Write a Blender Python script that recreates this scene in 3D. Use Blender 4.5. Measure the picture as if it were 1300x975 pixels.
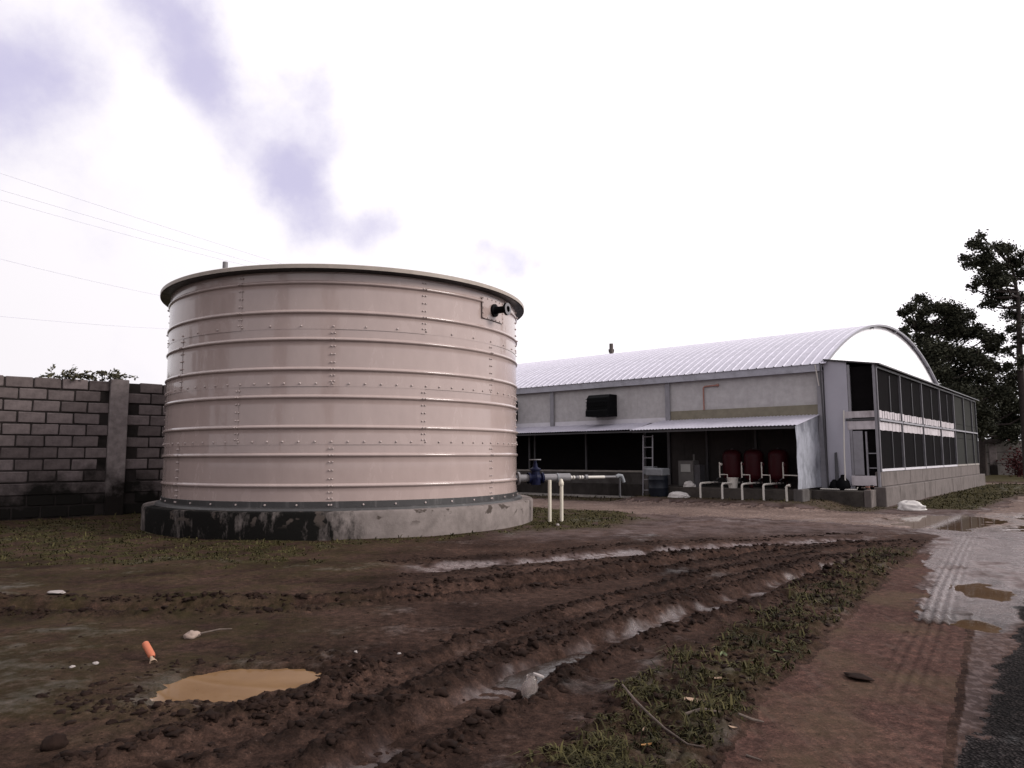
import bpy, bmesh, math, random
import numpy as np
from mathutils import Vector, Matrix, Euler
from math import radians as rad, sin, cos, pi, atan2, sqrt

for o in list(bpy.data.objects): bpy.data.objects.remove(o)
S = bpy.context.scene
random.seed(7); rng = np.random.default_rng(7)

# ------------------------------------------------------------------ camera
EYE = 1.30
cam = bpy.data.objects.new('camera', bpy.data.cameras.new('camera')); S.collection.objects.link(cam)
cam.data.sensor_width = 36; cam.data.lens = 36*921.8/1300
cam.data.clip_start = 0.05; cam.data.clip_end = 3000
cam.matrix_world = Matrix.Translation((0, 0, EYE)) @ Matrix.Rotation(rad(95.76), 4, 'X') @ Matrix.Rotation(rad(-0.25), 4, 'Z')
S.camera = cam
S.render.resolution_x = 1024; S.render.resolution_y = 768

# ------------------------------------------------------------------ world
SUN_AZ, SUN_EL = rad(104), rad(31)          # azimuth from +Y towards +X
world = bpy.data.worlds.new('World'); S.world = world; world.use_nodes = True
def build_world():
    nt = world.node_tree; N = nt.nodes; N.clear(); lk = nt.links.new
    out = N.new('ShaderNodeOutputWorld'); bg = N.new('ShaderNodeBackground'); lk(bg.outputs[0], out.inputs[0])
    tc = N.new('ShaderNodeTexCoord')
    sky = N.new('ShaderNodeTexSky'); sky.sky_type = 'NISHITA'; sky.sun_disc = False
    sky.sun_elevation = SUN_EL; sky.sun_rotation = SUN_AZ; sky.dust_density = 2.0
    warp = N.new('ShaderNodeTexNoise'); warp.inputs['Scale'].default_value = 4.5; warp.inputs['Detail'].default_value = 6; warp.inputs['Roughness'].default_value = .6
    lk(tc.outputs['Generated'], warp.inputs['Vector'])
    sub = N.new('ShaderNodeVectorMath'); sub.operation = 'SUBTRACT'; lk(warp.outputs['Color'], sub.inputs[0]); sub.inputs[1].default_value = (.5, .5, .5)
    mad = N.new('ShaderNodeVectorMath'); mad.operation = 'MULTIPLY_ADD'; lk(sub.outputs[0], mad.inputs[0]); mad.inputs[1].default_value = (.13, .13, .13); lk(tc.outputs['Generated'], mad.inputs[2])
    # openings between the clouds: direction, angular radius (deg), weight
    def direction(px, py):
        a, b = px-650, 487.5-py; p = rad(5.76)
        return Vector((a, 921.8*cos(p)-b*sin(p), 921.8*sin(p)+b*cos(p))).normalized()
    gaps = [(10,30,4.5,.9),(55,85,4.5,.9),(95,120,3,.7),(-40,110,5,.8),(-10,150,3,.6),(-120,40,7,.9),(190,5,3.4,1.15),(235,45,3.4,1.15),(268,95,3.2,1.2),(300,150,3.0,1.2),(335,200,2.8,1.1),(365,235,2.4,1.0),(240,95,3,.5),(395,115,2.6,1),(412,160,2.8,1),(405,210,2.8,1),
            (380,245,2.6,1.1),(400,285,2.4,1.1),(440,290,2.4,1.3),(480,298,2.2,1.3),(375,310,2.0,1.0),(612,335,1.5,1.25),(640,328,1.6,1.3),(665,323,1.6,1.3),(690,318,1.3,1.1),(668,355,1.5,.8),(160,-60,4,.9),(-300,200,9,.8),(980,-220,6,.6)]
    prev = None
    for px, py, r, w in gaps:
        d = N.new('ShaderNodeVectorMath'); d.operation = 'DISTANCE'; lk(mad.outputs[0], d.inputs[0]); d.inputs[1].default_value = direction(px, py)
        m = N.new('ShaderNodeMapRange'); m.interpolation_type = 'SMOOTHSTEP'; lk(d.outputs['Value'], m.inputs[0])
        m.inputs[1].default_value = 0; m.inputs[2].default_value = rad(r)*1.6; m.inputs[3].default_value = w; m.inputs[4].default_value = 0
        if prev is None: prev = m.outputs[0]
        else:
            x = N.new('ShaderNodeMath'); x.operation = 'ADD'; lk(prev, x.inputs[0]); lk(m.outputs[0], x.inputs[1]); prev = x.outputs[0]
    fin = N.new('ShaderNodeTexNoise'); fin.inputs['Scale'].default_value = 7; fin.inputs['Detail'].default_value = 7; fin.inputs['Roughness'].default_value = .6; lk(tc.outputs['Generated'], fin.inputs['Vector'])
    fm = N.new('ShaderNodeMath'); fm.operation = 'MULTIPLY_ADD'; lk(fin.outputs['Fac'], fm.inputs[0]); fm.inputs[1].default_value = 4.4; fm.inputs[2].default_value = -2.15
    fa = N.new('ShaderNodeMath'); fa.operation = 'ADD'; lk(prev, fa.inputs[0]); lk(fm.outputs[0], fa.inputs[1])
    fr = N.new('ShaderNodeMapRange'); fr.interpolation_type = 'SMOOTHSTEP'; lk(fa.outputs[0], fr.inputs[0]); fr.inputs[1].default_value = .05; fr.inputs[2].default_value = 3.1; fr.inputs[4].default_value = .95; prev = fr.outputs[0]
    # the same kind of openings all over the rest of the sky
    n2 = N.new('ShaderNodeTexNoise'); n2.inputs['Scale'].default_value = 2.3; n2.inputs['Detail'].default_value = 7; n2.inputs['Roughness'].default_value = .55
    lk(tc.outputs['Generated'], n2.inputs['Vector'])
    m2 = N.new('ShaderNodeMapRange'); m2.interpolation_type = 'SMOOTHSTEP'; lk(n2.outputs['Fac'], m2.inputs[0]); m2.inputs[1].default_value = .60; m2.inputs[2].default_value = .72
    x = N.new('ShaderNodeMath'); x.operation = 'MAXIMUM'; lk(prev, x.inputs[0]); lk(m2.outputs[0], x.inputs[1])
    # thin cloud colour and open sky
    gapcol = N.new('ShaderNodeMix'); gapcol.data_type = 'RGBA'; gapcol.inputs[0].default_value = .80
    sc = N.new('ShaderNodeVectorMath'); sc.operation = 'SCALE'; lk(sky.outputs[0], sc.inputs[0]); sc.inputs['Scale'].default_value = .08
    lk(sc.outputs[0], gapcol.inputs[6]); gapcol.inputs[7].default_value = (.73, .68, .93, 1)
    mix = N.new('ShaderNodeMix'); mix.data_type = 'RGBA'; lk(x.outputs[0], mix.inputs[0])
    dt = N.new('ShaderNodeVectorMath'); dt.operation = 'DOT_PRODUCT'; lk(tc.outputs['Generated'], dt.inputs[0]); dt.inputs[1].default_value = (sin(SUN_AZ)*cos(SUN_EL), cos(SUN_AZ)*cos(SUN_EL), sin(SUN_EL))
    gl = N.new('ShaderNodeMapRange'); lk(dt.outputs['Value'], gl.inputs[0])          # overcast is brighter round the hidden sun
    gl.inputs[1].default_value = -1; gl.inputs[2].default_value = 1; gl.inputs[3].default_value = .79; gl.inputs[4].default_value = 1.55
    cw = N.new('ShaderNodeVectorMath'); cw.operation = 'SCALE'; cw.inputs[0].default_value = (1.02, .98, 1.02); lk(gl.outputs[0], cw.inputs['Scale']); lk(cw.outputs[0], mix.inputs[6])
    lk(gapcol.outputs[2], mix.inputs[7])
    lk(mix.outputs[2], bg.inputs[0]); bg.inputs[1].default_value = 1.0
build_world()

sun = bpy.data.objects.new('sun', bpy.data.lights.new('sun', 'SUN')); S.collection.objects.link(sun)
sun.data.energy = 3.6; sun.data.angle = rad(20); sun.data.color = (1, .95, .90)
sd = Vector((sin(SUN_AZ)*cos(SUN_EL), cos(SUN_AZ)*cos(SUN_EL), sin(SUN_EL)))
sun.rotation_euler = sd.to_track_quat('Z', 'Y').to_euler(); sun.location = (30, 5, 30)
S.view_settings.view_transform = 'Standard'; S.view_settings.look = 'None'
S.view_settings.exposure = 0.0; S.view_settings.gamma = 1.0; S.view_settings.use_curve_mapping = False

# ------------------------------------------------------------------ materials
MATS = {}
def nodes_of(name, rough=.6, spec=.5, metal=0.0):
    m = bpy.data.materials.new(name); m.use_nodes = True; nt = m.node_tree
    b = nt.nodes['Principled BSDF']; b.inputs['Roughness'].default_value = rough; b.inputs['Metallic'].default_value = metal
    b.inputs['Specular IOR Level'].default_value = spec
    MATS[name] = m
    return m, nt, b
def tex(nt, scale, detail=4, rough=.55, coord='Object', stretch=None, kind='noise'):
    tc = nt.nodes.new('ShaderNodeTexCoord'); src = tc.outputs[coord]
    if stretch:
        mp = nt.nodes.new('ShaderNodeMapping'); mp.inputs['Scale'].default_value = stretch; nt.links.new(src, mp.inputs[0]); src = mp.outputs[0]
    if kind == 'noise':
        n = nt.nodes.new('ShaderNodeTexNoise'); n.inputs['Scale'].default_value = scale; n.inputs['Detail'].default_value = detail; n.inputs['Roughness'].default_value = rough
        o = n.outputs['Fac']
    else:
        n = nt.nodes.new('ShaderNodeTexVoronoi'); n.inputs['Scale'].default_value = scale; o = n.outputs['Distance']
    nt.links.new(src, n.inputs['Vector']); return o
def ramp(nt, fac, stops):
    r = nt.nodes.new('ShaderNodeValToRGB'); e = r.color_ramp.elements
    while len(e) < len(stops): e.new(.5)
    for i, (p, c) in enumerate(stops):
        e[i].position = p; e[i].color = (*c, 1) if len(c) == 3 else c
    nt.links.new(fac, r.inputs[0]); return r.outputs[0]
def mixc(nt, fac, a, b, mode='MIX'):
    m = nt.nodes.new('ShaderNodeMix'); m.data_type = 'RGBA'; m.blend_type = mode
    for i, v in ((0, fac), (6, a), (7, b)):
        if hasattr(v, 'links'): nt.links.new(v, m.inputs[i])
        elif i == 0: m.inputs[0].default_value = v
        else: m.inputs[i].default_value = (*v, 1)
    return m.outputs[2]
def maprange(nt, v, a, b, c, d):
    m = nt.nodes.new('ShaderNodeMapRange'); nt.links.new(v, m.inputs[0])
    for i, q in enumerate((a, b, c, d)): m.inputs[1+i].default_value = q
    return m.outputs[0]
def bump(nt, b, h, strength=.3, dist=.01):
    n = nt.nodes.new('ShaderNodeBump'); n.inputs['Strength'].default_value = strength; n.inputs['Distance'].default_value = dist
    nt.links.new(h, n.inputs['Height']); nt.links.new(n.outputs[0], b.inputs['Normal']); return n
def simple(name, col, rough=.6, spec=None, metal=0., var=.25, scale=6, bscale=40, bstr=.15, rvar=.1, stretch=None):
    if spec is None: spec = .10 if rough >= .5 else .28
    m, nt, b = nodes_of(name, rough, spec, metal)
    n = tex(nt, scale, 6, .6, stretch=stretch)
    lo = tuple(c*(1-var) for c in col); hi = tuple(min(1, c*(1+var)) for c in col)
    nt.links.new(ramp(nt, n, [(.3, lo), (.7, hi)]), b.inputs['Base Color'])
    nt.links.new(maprange(nt, n, .3, .7, max(.02, rough-rvar), min(1, rough+rvar)), b.inputs['Roughness'])
    if bstr: bump(nt, b, tex(nt, bscale, 5, .6), bstr, .005)
    return m

def streaked(name, col, stain, rough=.55, lo=.5, hi=.72, scale=2.5, stretch=(3, 3, .35), metal=0., bstr=.1):
    m, nt, b = nodes_of(name, rough, .10 if rough >= .5 else .35, metal)
    n = tex(nt, 5, 6, .6); base = ramp(nt, n, [(.3, tuple(c*.85 for c in col)), (.7, tuple(min(1, c*1.1) for c in col))])
    st = tex(nt, scale, 7, .65, stretch=stretch); f = maprange(nt, st, lo, hi, 0, 1)
    nt.links.new(mixc(nt, f, base, stain), b.inputs['Base Color'])
    bump(nt, b, tex(nt, 35, 5, .6), bstr, .006); return m

# painted steel of the tank
m, nt, b = nodes_of('tank_paint', .22, .5)
b.inputs['Coat Weight'].default_value = .5; b.inputs['Coat Roughness'].default_value = .04; b.inputs['Specular IOR Level'].default_value = .25
n1 = tex(nt, 1.6, 5, .6, stretch=(1, 1, .6)); c1 = ramp(nt, n1, [(.3, (.262, .202, .186)), (.7, (.318, .248, .229))])
st = tex(nt, 3.0, 8, .7, stretch=(4, 4, .22)); c2 = mixc(nt, maprange(nt, st, .58, .80, 0, .22), c1, (.15, .118, .106))
dirt = tex(nt, 9, 8, .7); c3 = mixc(nt, maprange(nt, dirt, .60, .85, 0, .25), c2, (.32, .265, .245))
nt.links.new(c3, b.inputs['Base Color'])
nt.links.new(maprange(nt, n1, .3, .7, .17, .34), b.inputs['Roughness'])
bump(nt, b, tex(nt, .9, 3, .5, stretch=(1, 1, .7)), .35, .05)
simple('tank_rim', (.26, .22, .19), .45, var=.12)
simple('bolt_steel', (.34, .28, .265), .3, metal=.0, var=.1, bstr=0)
simple('shade_black', (.012, .012, .014), .35, var=.3)
streaked('flange_steel', (.030, .028, .028), (.11, .10, .10), .45, .55, .8)
# foundation concrete: mouldy stains plus deep shade painted into the left part
m, nt, b = nodes_of('stain_shade_concrete', .85, .06)
n = tex(nt, 4, 8, .65); base = ramp(nt, n, [(.3, (.105, .088, .082)), (.7, (.175, .148, .139))])
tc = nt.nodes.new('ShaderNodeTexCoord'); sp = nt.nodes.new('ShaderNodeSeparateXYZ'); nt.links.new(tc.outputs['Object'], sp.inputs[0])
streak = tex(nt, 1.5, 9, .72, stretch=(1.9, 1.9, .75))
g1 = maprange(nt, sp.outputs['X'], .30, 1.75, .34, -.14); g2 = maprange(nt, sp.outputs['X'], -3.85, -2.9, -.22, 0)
gm = nt.nodes.new('ShaderNodeMath'); gm.operation = 'ADD'; nt.links.new(g1, gm.inputs[0]); nt.links.new(g2, gm.inputs[1]); shade_bias = gm.outputs[0]
ad = nt.nodes.new('ShaderNodeMath'); ad.operation = 'ADD'; nt.links.new(streak, ad.inputs[0]); nt.links.new(shade_bias, ad.inputs[1])
mould_shade = maprange(nt, ad.outputs[0], .62, .80, 0, 1)
c = mixc(nt, mould_shade, base, (.006, .0055, .005))
chips = tex(nt, 3.6, 3, .5, stretch=(1, 1, 1.3)); zc = maprange(nt, sp.outputs['Z'], .18, .30, 0, 1)
ch = nt.nodes.new('ShaderNodeMath'); ch.operation = 'MULTIPLY'; nt.links.new(maprange(nt, chips, .585, .62, 0, 1), ch.inputs[0]); nt.links.new(zc, ch.inputs[1])
c = mixc(nt, ch.outputs[0], c, (.05, .04, .035))
nt.links.new(c, b.inputs['Base Color']); bump(nt, b, tex(nt, 22, 8, .65), .5, .012)

def walled(name, col, stain):
    m, nt, b = nodes_of(name, .92, .05)
    oi = nt.nodes.new('ShaderNodeObjectInfo'); n = tex(nt, 6, 7, .65)
    c = ramp(nt, n, [(.28, tuple(q*.62 for q in col)), (.72, tuple(q*1.25 for q in col))])
    c = mixc(nt, 1.0, c, ramp(nt, oi.outputs['Random'], [(0, (.72, .70, .70)), (1, (1.22, 1.20, 1.22))]), 'MULTIPLY')
    geo = nt.nodes.new('ShaderNodeNewGeometry'); sx = nt.nodes.new('ShaderNodeSeparateXYZ'); nt.links.new(geo.outputs['Position'], sx.inputs[0])
    st = nt.nodes.new('ShaderNodeTexNoise'); st.inputs['Scale'].default_value = 1.1; st.inputs['Detail'].default_value = 8; st.inputs['Roughness'].default_value = .65; nt.links.new(geo.outputs['Position'], st.inputs['Vector'])
    foot_dark = maprange(nt, sx.outputs['Z'], .1, 1.5, .42, -.10); ad = nt.nodes.new('ShaderNodeMath'); ad.operation = 'ADD'; nt.links.new(st.outputs['Fac'], ad.inputs[0]); nt.links.new(foot_dark, ad.inputs[1])
    c = mixc(nt, maprange(nt, ad.outputs[0], .50, .78, 0, 1), c, stain)                # noisy stain, darker towards the bottom
    nt.links.new(c, b.inputs['Base Color']); bump(nt, b, tex(nt, 30, 7, .7), .8, .010)
walled('block_concrete', (.118, .098, .095), (.010, .009, .008))
streaked('mortar', (.022, .018, .017), (.008, .007, .006), .95, .5, .7, 3, (1, 1, 1), bstr=.6)
walled('pillar_concrete', (.185, .160, .154), (.012, .010, .009))
streaked('sheet_wall', (.335, .318, .318), (.27, .252, .248), .55, .52, .85, 1.6, (2.5, 2.5, .4), bstr=.05)
simple('sheet_wall_side', (.30, .29, .33), .45, var=.06, scale=1.5, bstr=.03)
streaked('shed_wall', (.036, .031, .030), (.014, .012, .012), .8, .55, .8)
simple('grey_steel', (.19, .183, .20), .45, metal=.2, var=.12, scale=8, bstr=.03)
streaked('fascia_steel', (.30, .295, .33), (.18, .175, .19), .5, .5, .75, 3, (1, 1, 1))
simple('post_steel', (.11, .105, .115), .5, var=.2, bstr=.03)
simple('dark_steel', (.045, .043, .047), .45, var=.2, bstr=.03)
simple('white_flashing', (.46, .44, .47), .4, var=.06, bstr=.02)
simple('olive_board', (.155, .138, .105), .7, var=.15)
streaked('roof_metal', (.38, .363, .42), (.29, .277, .325), .42, .5, .8, 1.2, (1, .3, 1), metal=.25, bstr=.0)
streaked('galvanised', (.42, .43, .48), (.20, .205, .235), .38, .44, .62, 3.0, (1, 1, .6), metal=.55)
simple('gable_white', (.86, .85, .87), .35, var=.03, scale=1.2, bstr=.02)
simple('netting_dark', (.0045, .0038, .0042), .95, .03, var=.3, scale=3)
simple('netting_green', (.026, .026, .024), .95, .05, var=.2, scale=3)
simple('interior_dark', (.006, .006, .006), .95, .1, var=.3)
streaked('curtain_white', (.40, .365, .38), (.20, .175, .18), .6, .5, .75, 5, (1, 1, .3))
streaked('porch_concrete', (.118, .100, .095), (.055, .046, .042), .85, .48, .75, 2, (1.2, 1.2, .6), bstr=.4)
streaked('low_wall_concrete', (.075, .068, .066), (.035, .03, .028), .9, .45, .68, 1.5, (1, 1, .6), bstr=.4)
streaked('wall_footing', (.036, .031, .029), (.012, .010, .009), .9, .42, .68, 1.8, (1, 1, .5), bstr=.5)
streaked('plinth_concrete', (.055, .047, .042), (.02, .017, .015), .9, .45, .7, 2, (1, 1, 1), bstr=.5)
simple('kerb_concrete', (.22, .20, .185), .85, var=.2)
simple('black_plastic', (.003, .003, .0035), .6, .05, var=.3)
simple('copper_paint', (.26, .13, .105), .5, var=.15)
simple('pvc_white', (.44, .41, .375), .35, var=.05, bstr=.01)
simple('pvc_cream', (.46, .42, .35), .4, var=.06, bstr=.01)
simple('pvc_grey', (.13, .123, .128), .4, var=.1, bstr=.01)
simple('valve_blue', (.004, .005, .020), .5, .1, var=.2)
simple('tank_red', (.030, .0025, .0045), .5, .15, var=.15, bstr=.02)
simple('cabinet_grey', (.075, .07, .067), .5, var=.12)
simple('panel_white', (.22, .215, .205), .5, var=.1)
simple('drum_blue', (.006, .008, .013), .5, .2, var=.2)
simple('lid_grey', (.15, .155, .165), .5, var=.15)
simple('sack_white', (.42, .395, .38), .6, var=.12, scale=9, bscale=18, bstr=.5)
simple('bark', (.035, .028, .026), .9, var=.35, scale=9, bstr=.6)
simple('pole_wood', (.09, .075, .07), .9, var=.3)
simple('cable', (.42, .41, .52), .6, var=.05, bstr=0)
streaked('far_wall', (.15, .135, .125), (.06, .052, .046), .9, .45, .7, .8, (1, 1, 1))
def leafmat(name, a, bcol, trans=.25):
    m, nt, b = nodes_of(name, .7, .06)
    at = nt.nodes.new('ShaderNodeAttribute'); at.attribute_name = 'tone'
    nt.links.new(ramp(nt, at.outputs['Fac'], [(0, a), (1, bcol)]), b.inputs['Base Color'])
    return m
leafmat('tree_leaf', (.012, .014, .009), (.062, .062, .042))
leafmat('vine_leaf', (.03, .03, .018), (.10, .09, .055))
leafmat('bush_red', (.025, .006, .007), (.06, .014, .014))
leafmat('grass_blade', (.012, .011, .005), (.074, .064, .026))
simple('dry_leaf_orange', (.40, .22, .09), .6, var=.2, scale=20)
simple('dry_leaf_tan', (.30, .21, .15), .6, var=.25, scale=20)
simple('green_leaf', (.10, .12, .06), .6, var=.25, scale=20)
simple('stick_wood', (.085, .066, .056), .8, var=.3, scale=20, bstr=.4)
simple('orange_plastic', (.34, .10, .05), .4, var=.08)
simple('stone_pale', (.22, .165, .14), .8, var=.2, scale=20)
simple('litter_white', (.24, .21, .20), .5, var=.1, scale=20)
m, nt, b = nodes_of('clear_plastic', .12, .6)
b.inputs['Base Color'].default_value = (.62, .55, .52, 1); b.inputs['Transmission Weight'].default_value = .85; b.inputs['IOR'].default_value = 1.3
bump(nt, b, tex(nt, 30, 3, .5), .5, .01)
m, nt, b = nodes_of('muddy_water', .03, .5)
n = tex(nt, 2.5, 6, .6); nt.links.new(ramp(nt, n, [(.3, (.130, .074, .036)), (.7, (.178, .106, .054))]), b.inputs['Base Color']); b.inputs['IOR'].default_value = 1.33
m, nt, b = nodes_of('rut_water', .10, .5); b.inputs['Base Color'].default_value = (.022, .015, .012, 1); b.inputs['IOR'].default_value = 1.33; bump(nt, b, tex(nt, 14, 5, .65), .55, .012)
m, nt, b = nodes_of('puddle_water', .04, .5)
n = tex(nt, 2, 6, .6); nt.links.new(ramp(nt, n, [(.3, (.055, .032, .018)), (.7, (.09, .055, .033))]), b.inputs['Base Color']); b.inputs['IOR'].default_value = 1.33
bump(nt, b, tex(nt, 12, 3, .5), .04, .01)

# ground family: colour by zone masks, wetness in the gloss
def groundmat(name, dark, light, kind='mud'):
    m, nt, b = nodes_of(name, .75, .35)
    big = tex(nt, .9, 8, .6); fine = tex(nt, 14, 8, .72)
    c = ramp(nt, big, [(.32, dark), (.68, light)])
    f2 = ramp(nt, fine, [(.28, (.30, .29, .28)), (.50, (1, 1, 1)), (.74, (2.1, 2.0, 1.9))])
    c = mixc(nt, 1.0, c, f2, 'MULTIPLY')
    def attr(n):
        a = nt.nodes.new('ShaderNodeAttribute'); a.attribute_name = n; return a.outputs['Fac']
    gr = tex(nt, 75, 6, .75); c = mixc(nt, 1.0, c, ramp(nt, gr, [(.32, (.5, .5, .5)), (.5, (1, 1, 1)), (.68, (1.7, 1.65, 1.6))]), 'MULTIPLY')
    speck = tex(nt, 95, 2, .5); 
    c = mixc(nt, maprange(nt, speck, .72, .76, 0, .55), c, (.22, .17, .15))
    c = mixc(nt, attr('churn'), c, (.0050, .0034, .0029))
    c = mixc(nt, attr('olive'), c, (.034, .029, .011))
    c = mixc(nt, attr('pale'), c, mixc(nt, fine, (.065, .047, .043), (.22, .170, .168)))
    if kind == 'gravel':
        v = tex(nt, 60, 2, .5, kind='voronoi'); c = mixc(nt, 1.0, c, ramp(nt, v, [(0, (1.8, 1.8, 1.8)), (.5, (.35, .35, .35))]), 'MULTIPLY')
    if kind == 'slab':
        st = tex(nt, 3, 8, .7, stretch=(5, .9, 1)); st.node.inputs['Vector'].links[0].from_node.inputs['Rotation'].default_value = (0, 0, rad(34)); c = mixc(nt, maprange(nt, st, .50, .78, 0, .6), c, (.085, .060, .050))
        tan = tex(nt, 1.1, 4, .5); c = mixc(nt, maprange(nt, tan, .50, .66, 0, .6), c, (.060, .044, .026))
        sp2 = tex(nt, 22, 4, .7); c = mixc(nt, maprange(nt, sp2, .60, .68, 0, .8), c, (.012, .008, .007))
    nt.links.new(c, b.inputs['Base Color'])
    wet = attr('wet')
    wn = nt.nodes.new('ShaderNodeMath'); wn.operation = 'MULTIPLY_ADD'; nt.links.new(fine, wn.inputs[0]); wn.inputs[1].default_value = .9; wn.inputs[2].default_value = -.45
    w2 = nt.nodes.new('ShaderNodeMath'); w2.operation = 'ADD'; w2.use_clamp = True; nt.links.new(wet, w2.inputs[0]); nt.links.new(wn.outputs[0], w2.inputs[1])
    nt.links.new(maprange(nt, w2.outputs[0], .35, 1, .95, .14), b.inputs['Roughness'])
    nt.links.new(maprange(nt, w2.outputs[0], .35, 1, .04, .5), b.inputs['Specular IOR Level'])
    if kind == 'gravel': bump(nt, b, tex(nt, 60, 2, .5, kind='voronoi'), 1.0, -.02)
    else: bump(nt, b, tex(nt, 38, 12, .78), .9 if kind == 'mud' else .45, .016)
    return m
groundmat('mud', (.0125, .0070, .0055), (.046, .0275, .0215))
groundmat('slab_mud', (.034, .0175, .0145), (.056, .0315, .0260), 'slab')
groundmat('gravel', (.014, .012, .012), (.028, .024, .024), 'gravel')
groundmat('path_dirt', (.075, .053, .046), (.135, .100, .088), 'path')
simple('clod_mud', (.0140, .0082, .0065), .9, .06, var=.4, scale=14, bscale=60, bstr=.7)

# ------------------------------------------------------------------ mesh helpers
COL = S.collection
class MB:
    def __init__(s): s.v = []; s.f = []
    def add(s, vs, fs):
        k = len(s.v); s.v += [tuple(v) for v in vs]; s.f += [tuple(i+k for i in f) for f in fs]; return s
    def box(s, x0, x1, y0, y1, z0, z1, M=None):
        vs = [Vector((x, y, z)) for z in (z0, z1) for y in (y0, y1) for x in (x0, x1)]
        if M: vs = [M @ v for v in vs]
        return s.add(vs, [(0,2,3,1),(4,5,7,6),(0,1,5,4),(2,6,7,3),(0,4,6,2),(1,3,7,5)])
    def cbox(s, x0, x1, y0, y1, z0, z1, c=.01, M=None):   # chamfered box
        bm = bmesh.new(); bmesh.ops.create_cube(bm, size=1)
        for v in bm.verts: v.co = Vector(((x0+x1)/2+v.co.x*(x1-x0), (y0+y1)/2+v.co.y*(y1-y0), (z0+z1)/2+v.co.z*(z1-z0)))
        bmesh.ops.bevel(bm, geom=bm.edges[:], offset=c, segments=1, affect='EDGES'); bm.verts.index_update()
        vs = [v.co.copy() for v in bm.verts]; fs = [[v.index for v in f.verts] for f in bm.faces]; bm.free()
        if M: vs = [M @ v for v in vs]
        return s.add(vs, fs)
    def tube(s, pts, r, n=8, cap=True):
        pts = [Vector(p) for p in pts]; rs = r if isinstance(r, (list, tuple)) else [r]*len(pts)
        vs = []; prev = None
        for i, p in enumerate(pts):
            d = (pts[min(i+1, len(pts)-1)]-pts[max(i-1, 0)]).normalized()
            a = prev-d*prev.dot(d) if prev else d.orthogonal()
            a = a.normalized() if a.length > 1e-6 else d.orthogonal().normalized(); prev = a; bb = d.cross(a)
            for k in range(n):
                t = 2*pi*k/n; vs.append(p+(a*cos(t)+bb*sin(t))*rs[i])
        fs = [(i*n+k, i*n+(k+1) % n, (i+1)*n+(k+1) % n, (i+1)*n+k) for i in range(len(pts)-1) for k in range(n)]
        if cap: fs += [tuple(range(n-1, -1, -1)), tuple(range((len(pts)-1)*n, len(pts)*n))]
        return s.add(vs, fs)
    def lathe(s, prof, n=32, c=(0, 0, 0), axis=None, a0=0, a1=2*pi, cap=False):
        full = abs(a1-a0-2*pi) < 1e-6; m = n if full else n+1; vs = []
        Q = Vector((0, 0, 1)).rotation_difference(Vector(axis)).to_matrix() if axis else Matrix.Identity(3)
        for r, z in prof:
            for k in range(m):
                t = a0+(a1-a0)*k/n; vs.append(Vector(c)+Q @ Vector((r*cos(t), r*sin(t), z)))
        fs = []
        for i in range(len(prof)-1):
            for k in range(n):
                k2 = (k+1) % m; fs.append((i*m+k, i*m+k2, (i+1)*m+k2, (i+1)*m+k))
        if cap: fs += [tuple(range(m-1, -1, -1)), tuple(range((len(prof)-1)*m, len(prof)*m))]
        return s.add(vs, fs)
    def mesh(s, name, mat, smooth=False):
        me = bpy.data.meshes.new(name); me.from_pydata(s.v, [], s.f); me.update()
        if smooth:
            me.polygons.foreach_set('use_smooth', [True]*len(me.polygons)); me.set_sharp_from_angle(angle=rad(38))
        if mat: me.materials.append(MATS[mat])
        return me
    def obj(s, name, mat, parent=None, smooth=False, loc=None):
        return link(name, s.mesh(name, mat, smooth), parent, loc)
def link(name, me, parent=None, loc=None, rz=0):
    o = bpy.data.objects.new(name, me); COL.objects.link(o)
    if parent: o.parent = parent
    if loc is not None: o.location = loc
    o.rotation_euler.z = rz
    return o
def tag(o, label, cat, group=None):
    o['label'] = label; o['category'] = cat
    if group: o['group'] = group
    return o
def thing(name, label, cat, loc=(0, 0, 0), rz=0, group=None):
    o = bpy.data.objects.new(name, None); COL.objects.link(o); o.empty_display_size = .2
    o.location = loc; o.rotation_euler.z = rz
    return tag(o, label, cat, group)
def npmesh(name, V, F, mat, smooth=True, attrs=None):
    me = bpy.data.meshes.new(name); k = F.shape[1]
    me.vertices.add(len(V)); me.vertices.foreach_set('co', V.astype(np.float32).ravel())
    me.loops.add(F.size); me.loops.foreach_set('vertex_index', F.astype(np.int32).ravel())
    me.polygons.add(len(F)); me.polygons.foreach_set('loop_start', np.arange(0, F.size, k, dtype=np.int32))
    me.update(calc_edges=True)
    if smooth: me.polygons.foreach_set('use_smooth', np.ones(len(F), bool))
    for n, a in (attrs or {}).items():
        at = me.attributes.new(n, 'FLOAT', 'POINT'); at.data.foreach_set('value', a.astype(np.float32))
    me.materials.append(MATS[mat]); me.validate(); return me

# ------------------------------------------------------------------ numpy noise
PERM = np.random.default_rng(3).permutation(256).astype(np.int32); PERM = np.concatenate([PERM, PERM])
ANG = np.random.default_rng(4).random(256)*2*pi; GX, GY = np.cos(ANG), np.sin(ANG)
def perlin(x, y):
    xi = np.floor(x).astype(np.int32); yi = np.floor(y).astype(np.int32); xf = x-xi; yf = y-yi; xi &= 255; yi &= 255
    def g(i, j, dx, dy):
        h = PERM[PERM[(xi+i) & 255]+((yi+j) & 255)]; return GX[h]*dx+GY[h]*dy
    u = xf*xf*xf*(xf*(xf*6-15)+10); v = yf*yf*yf*(yf*(yf*6-15)+10)
    a = g(0,0,xf,yf); b_ = g(1,0,xf-1,yf); c = g(0,1,xf,yf-1); d = g(1,1,xf-1,yf-1)
    return (a+(b_-a)*u)+((c+(d-c)*u)-(a+(b_-a)*u))*v
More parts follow.
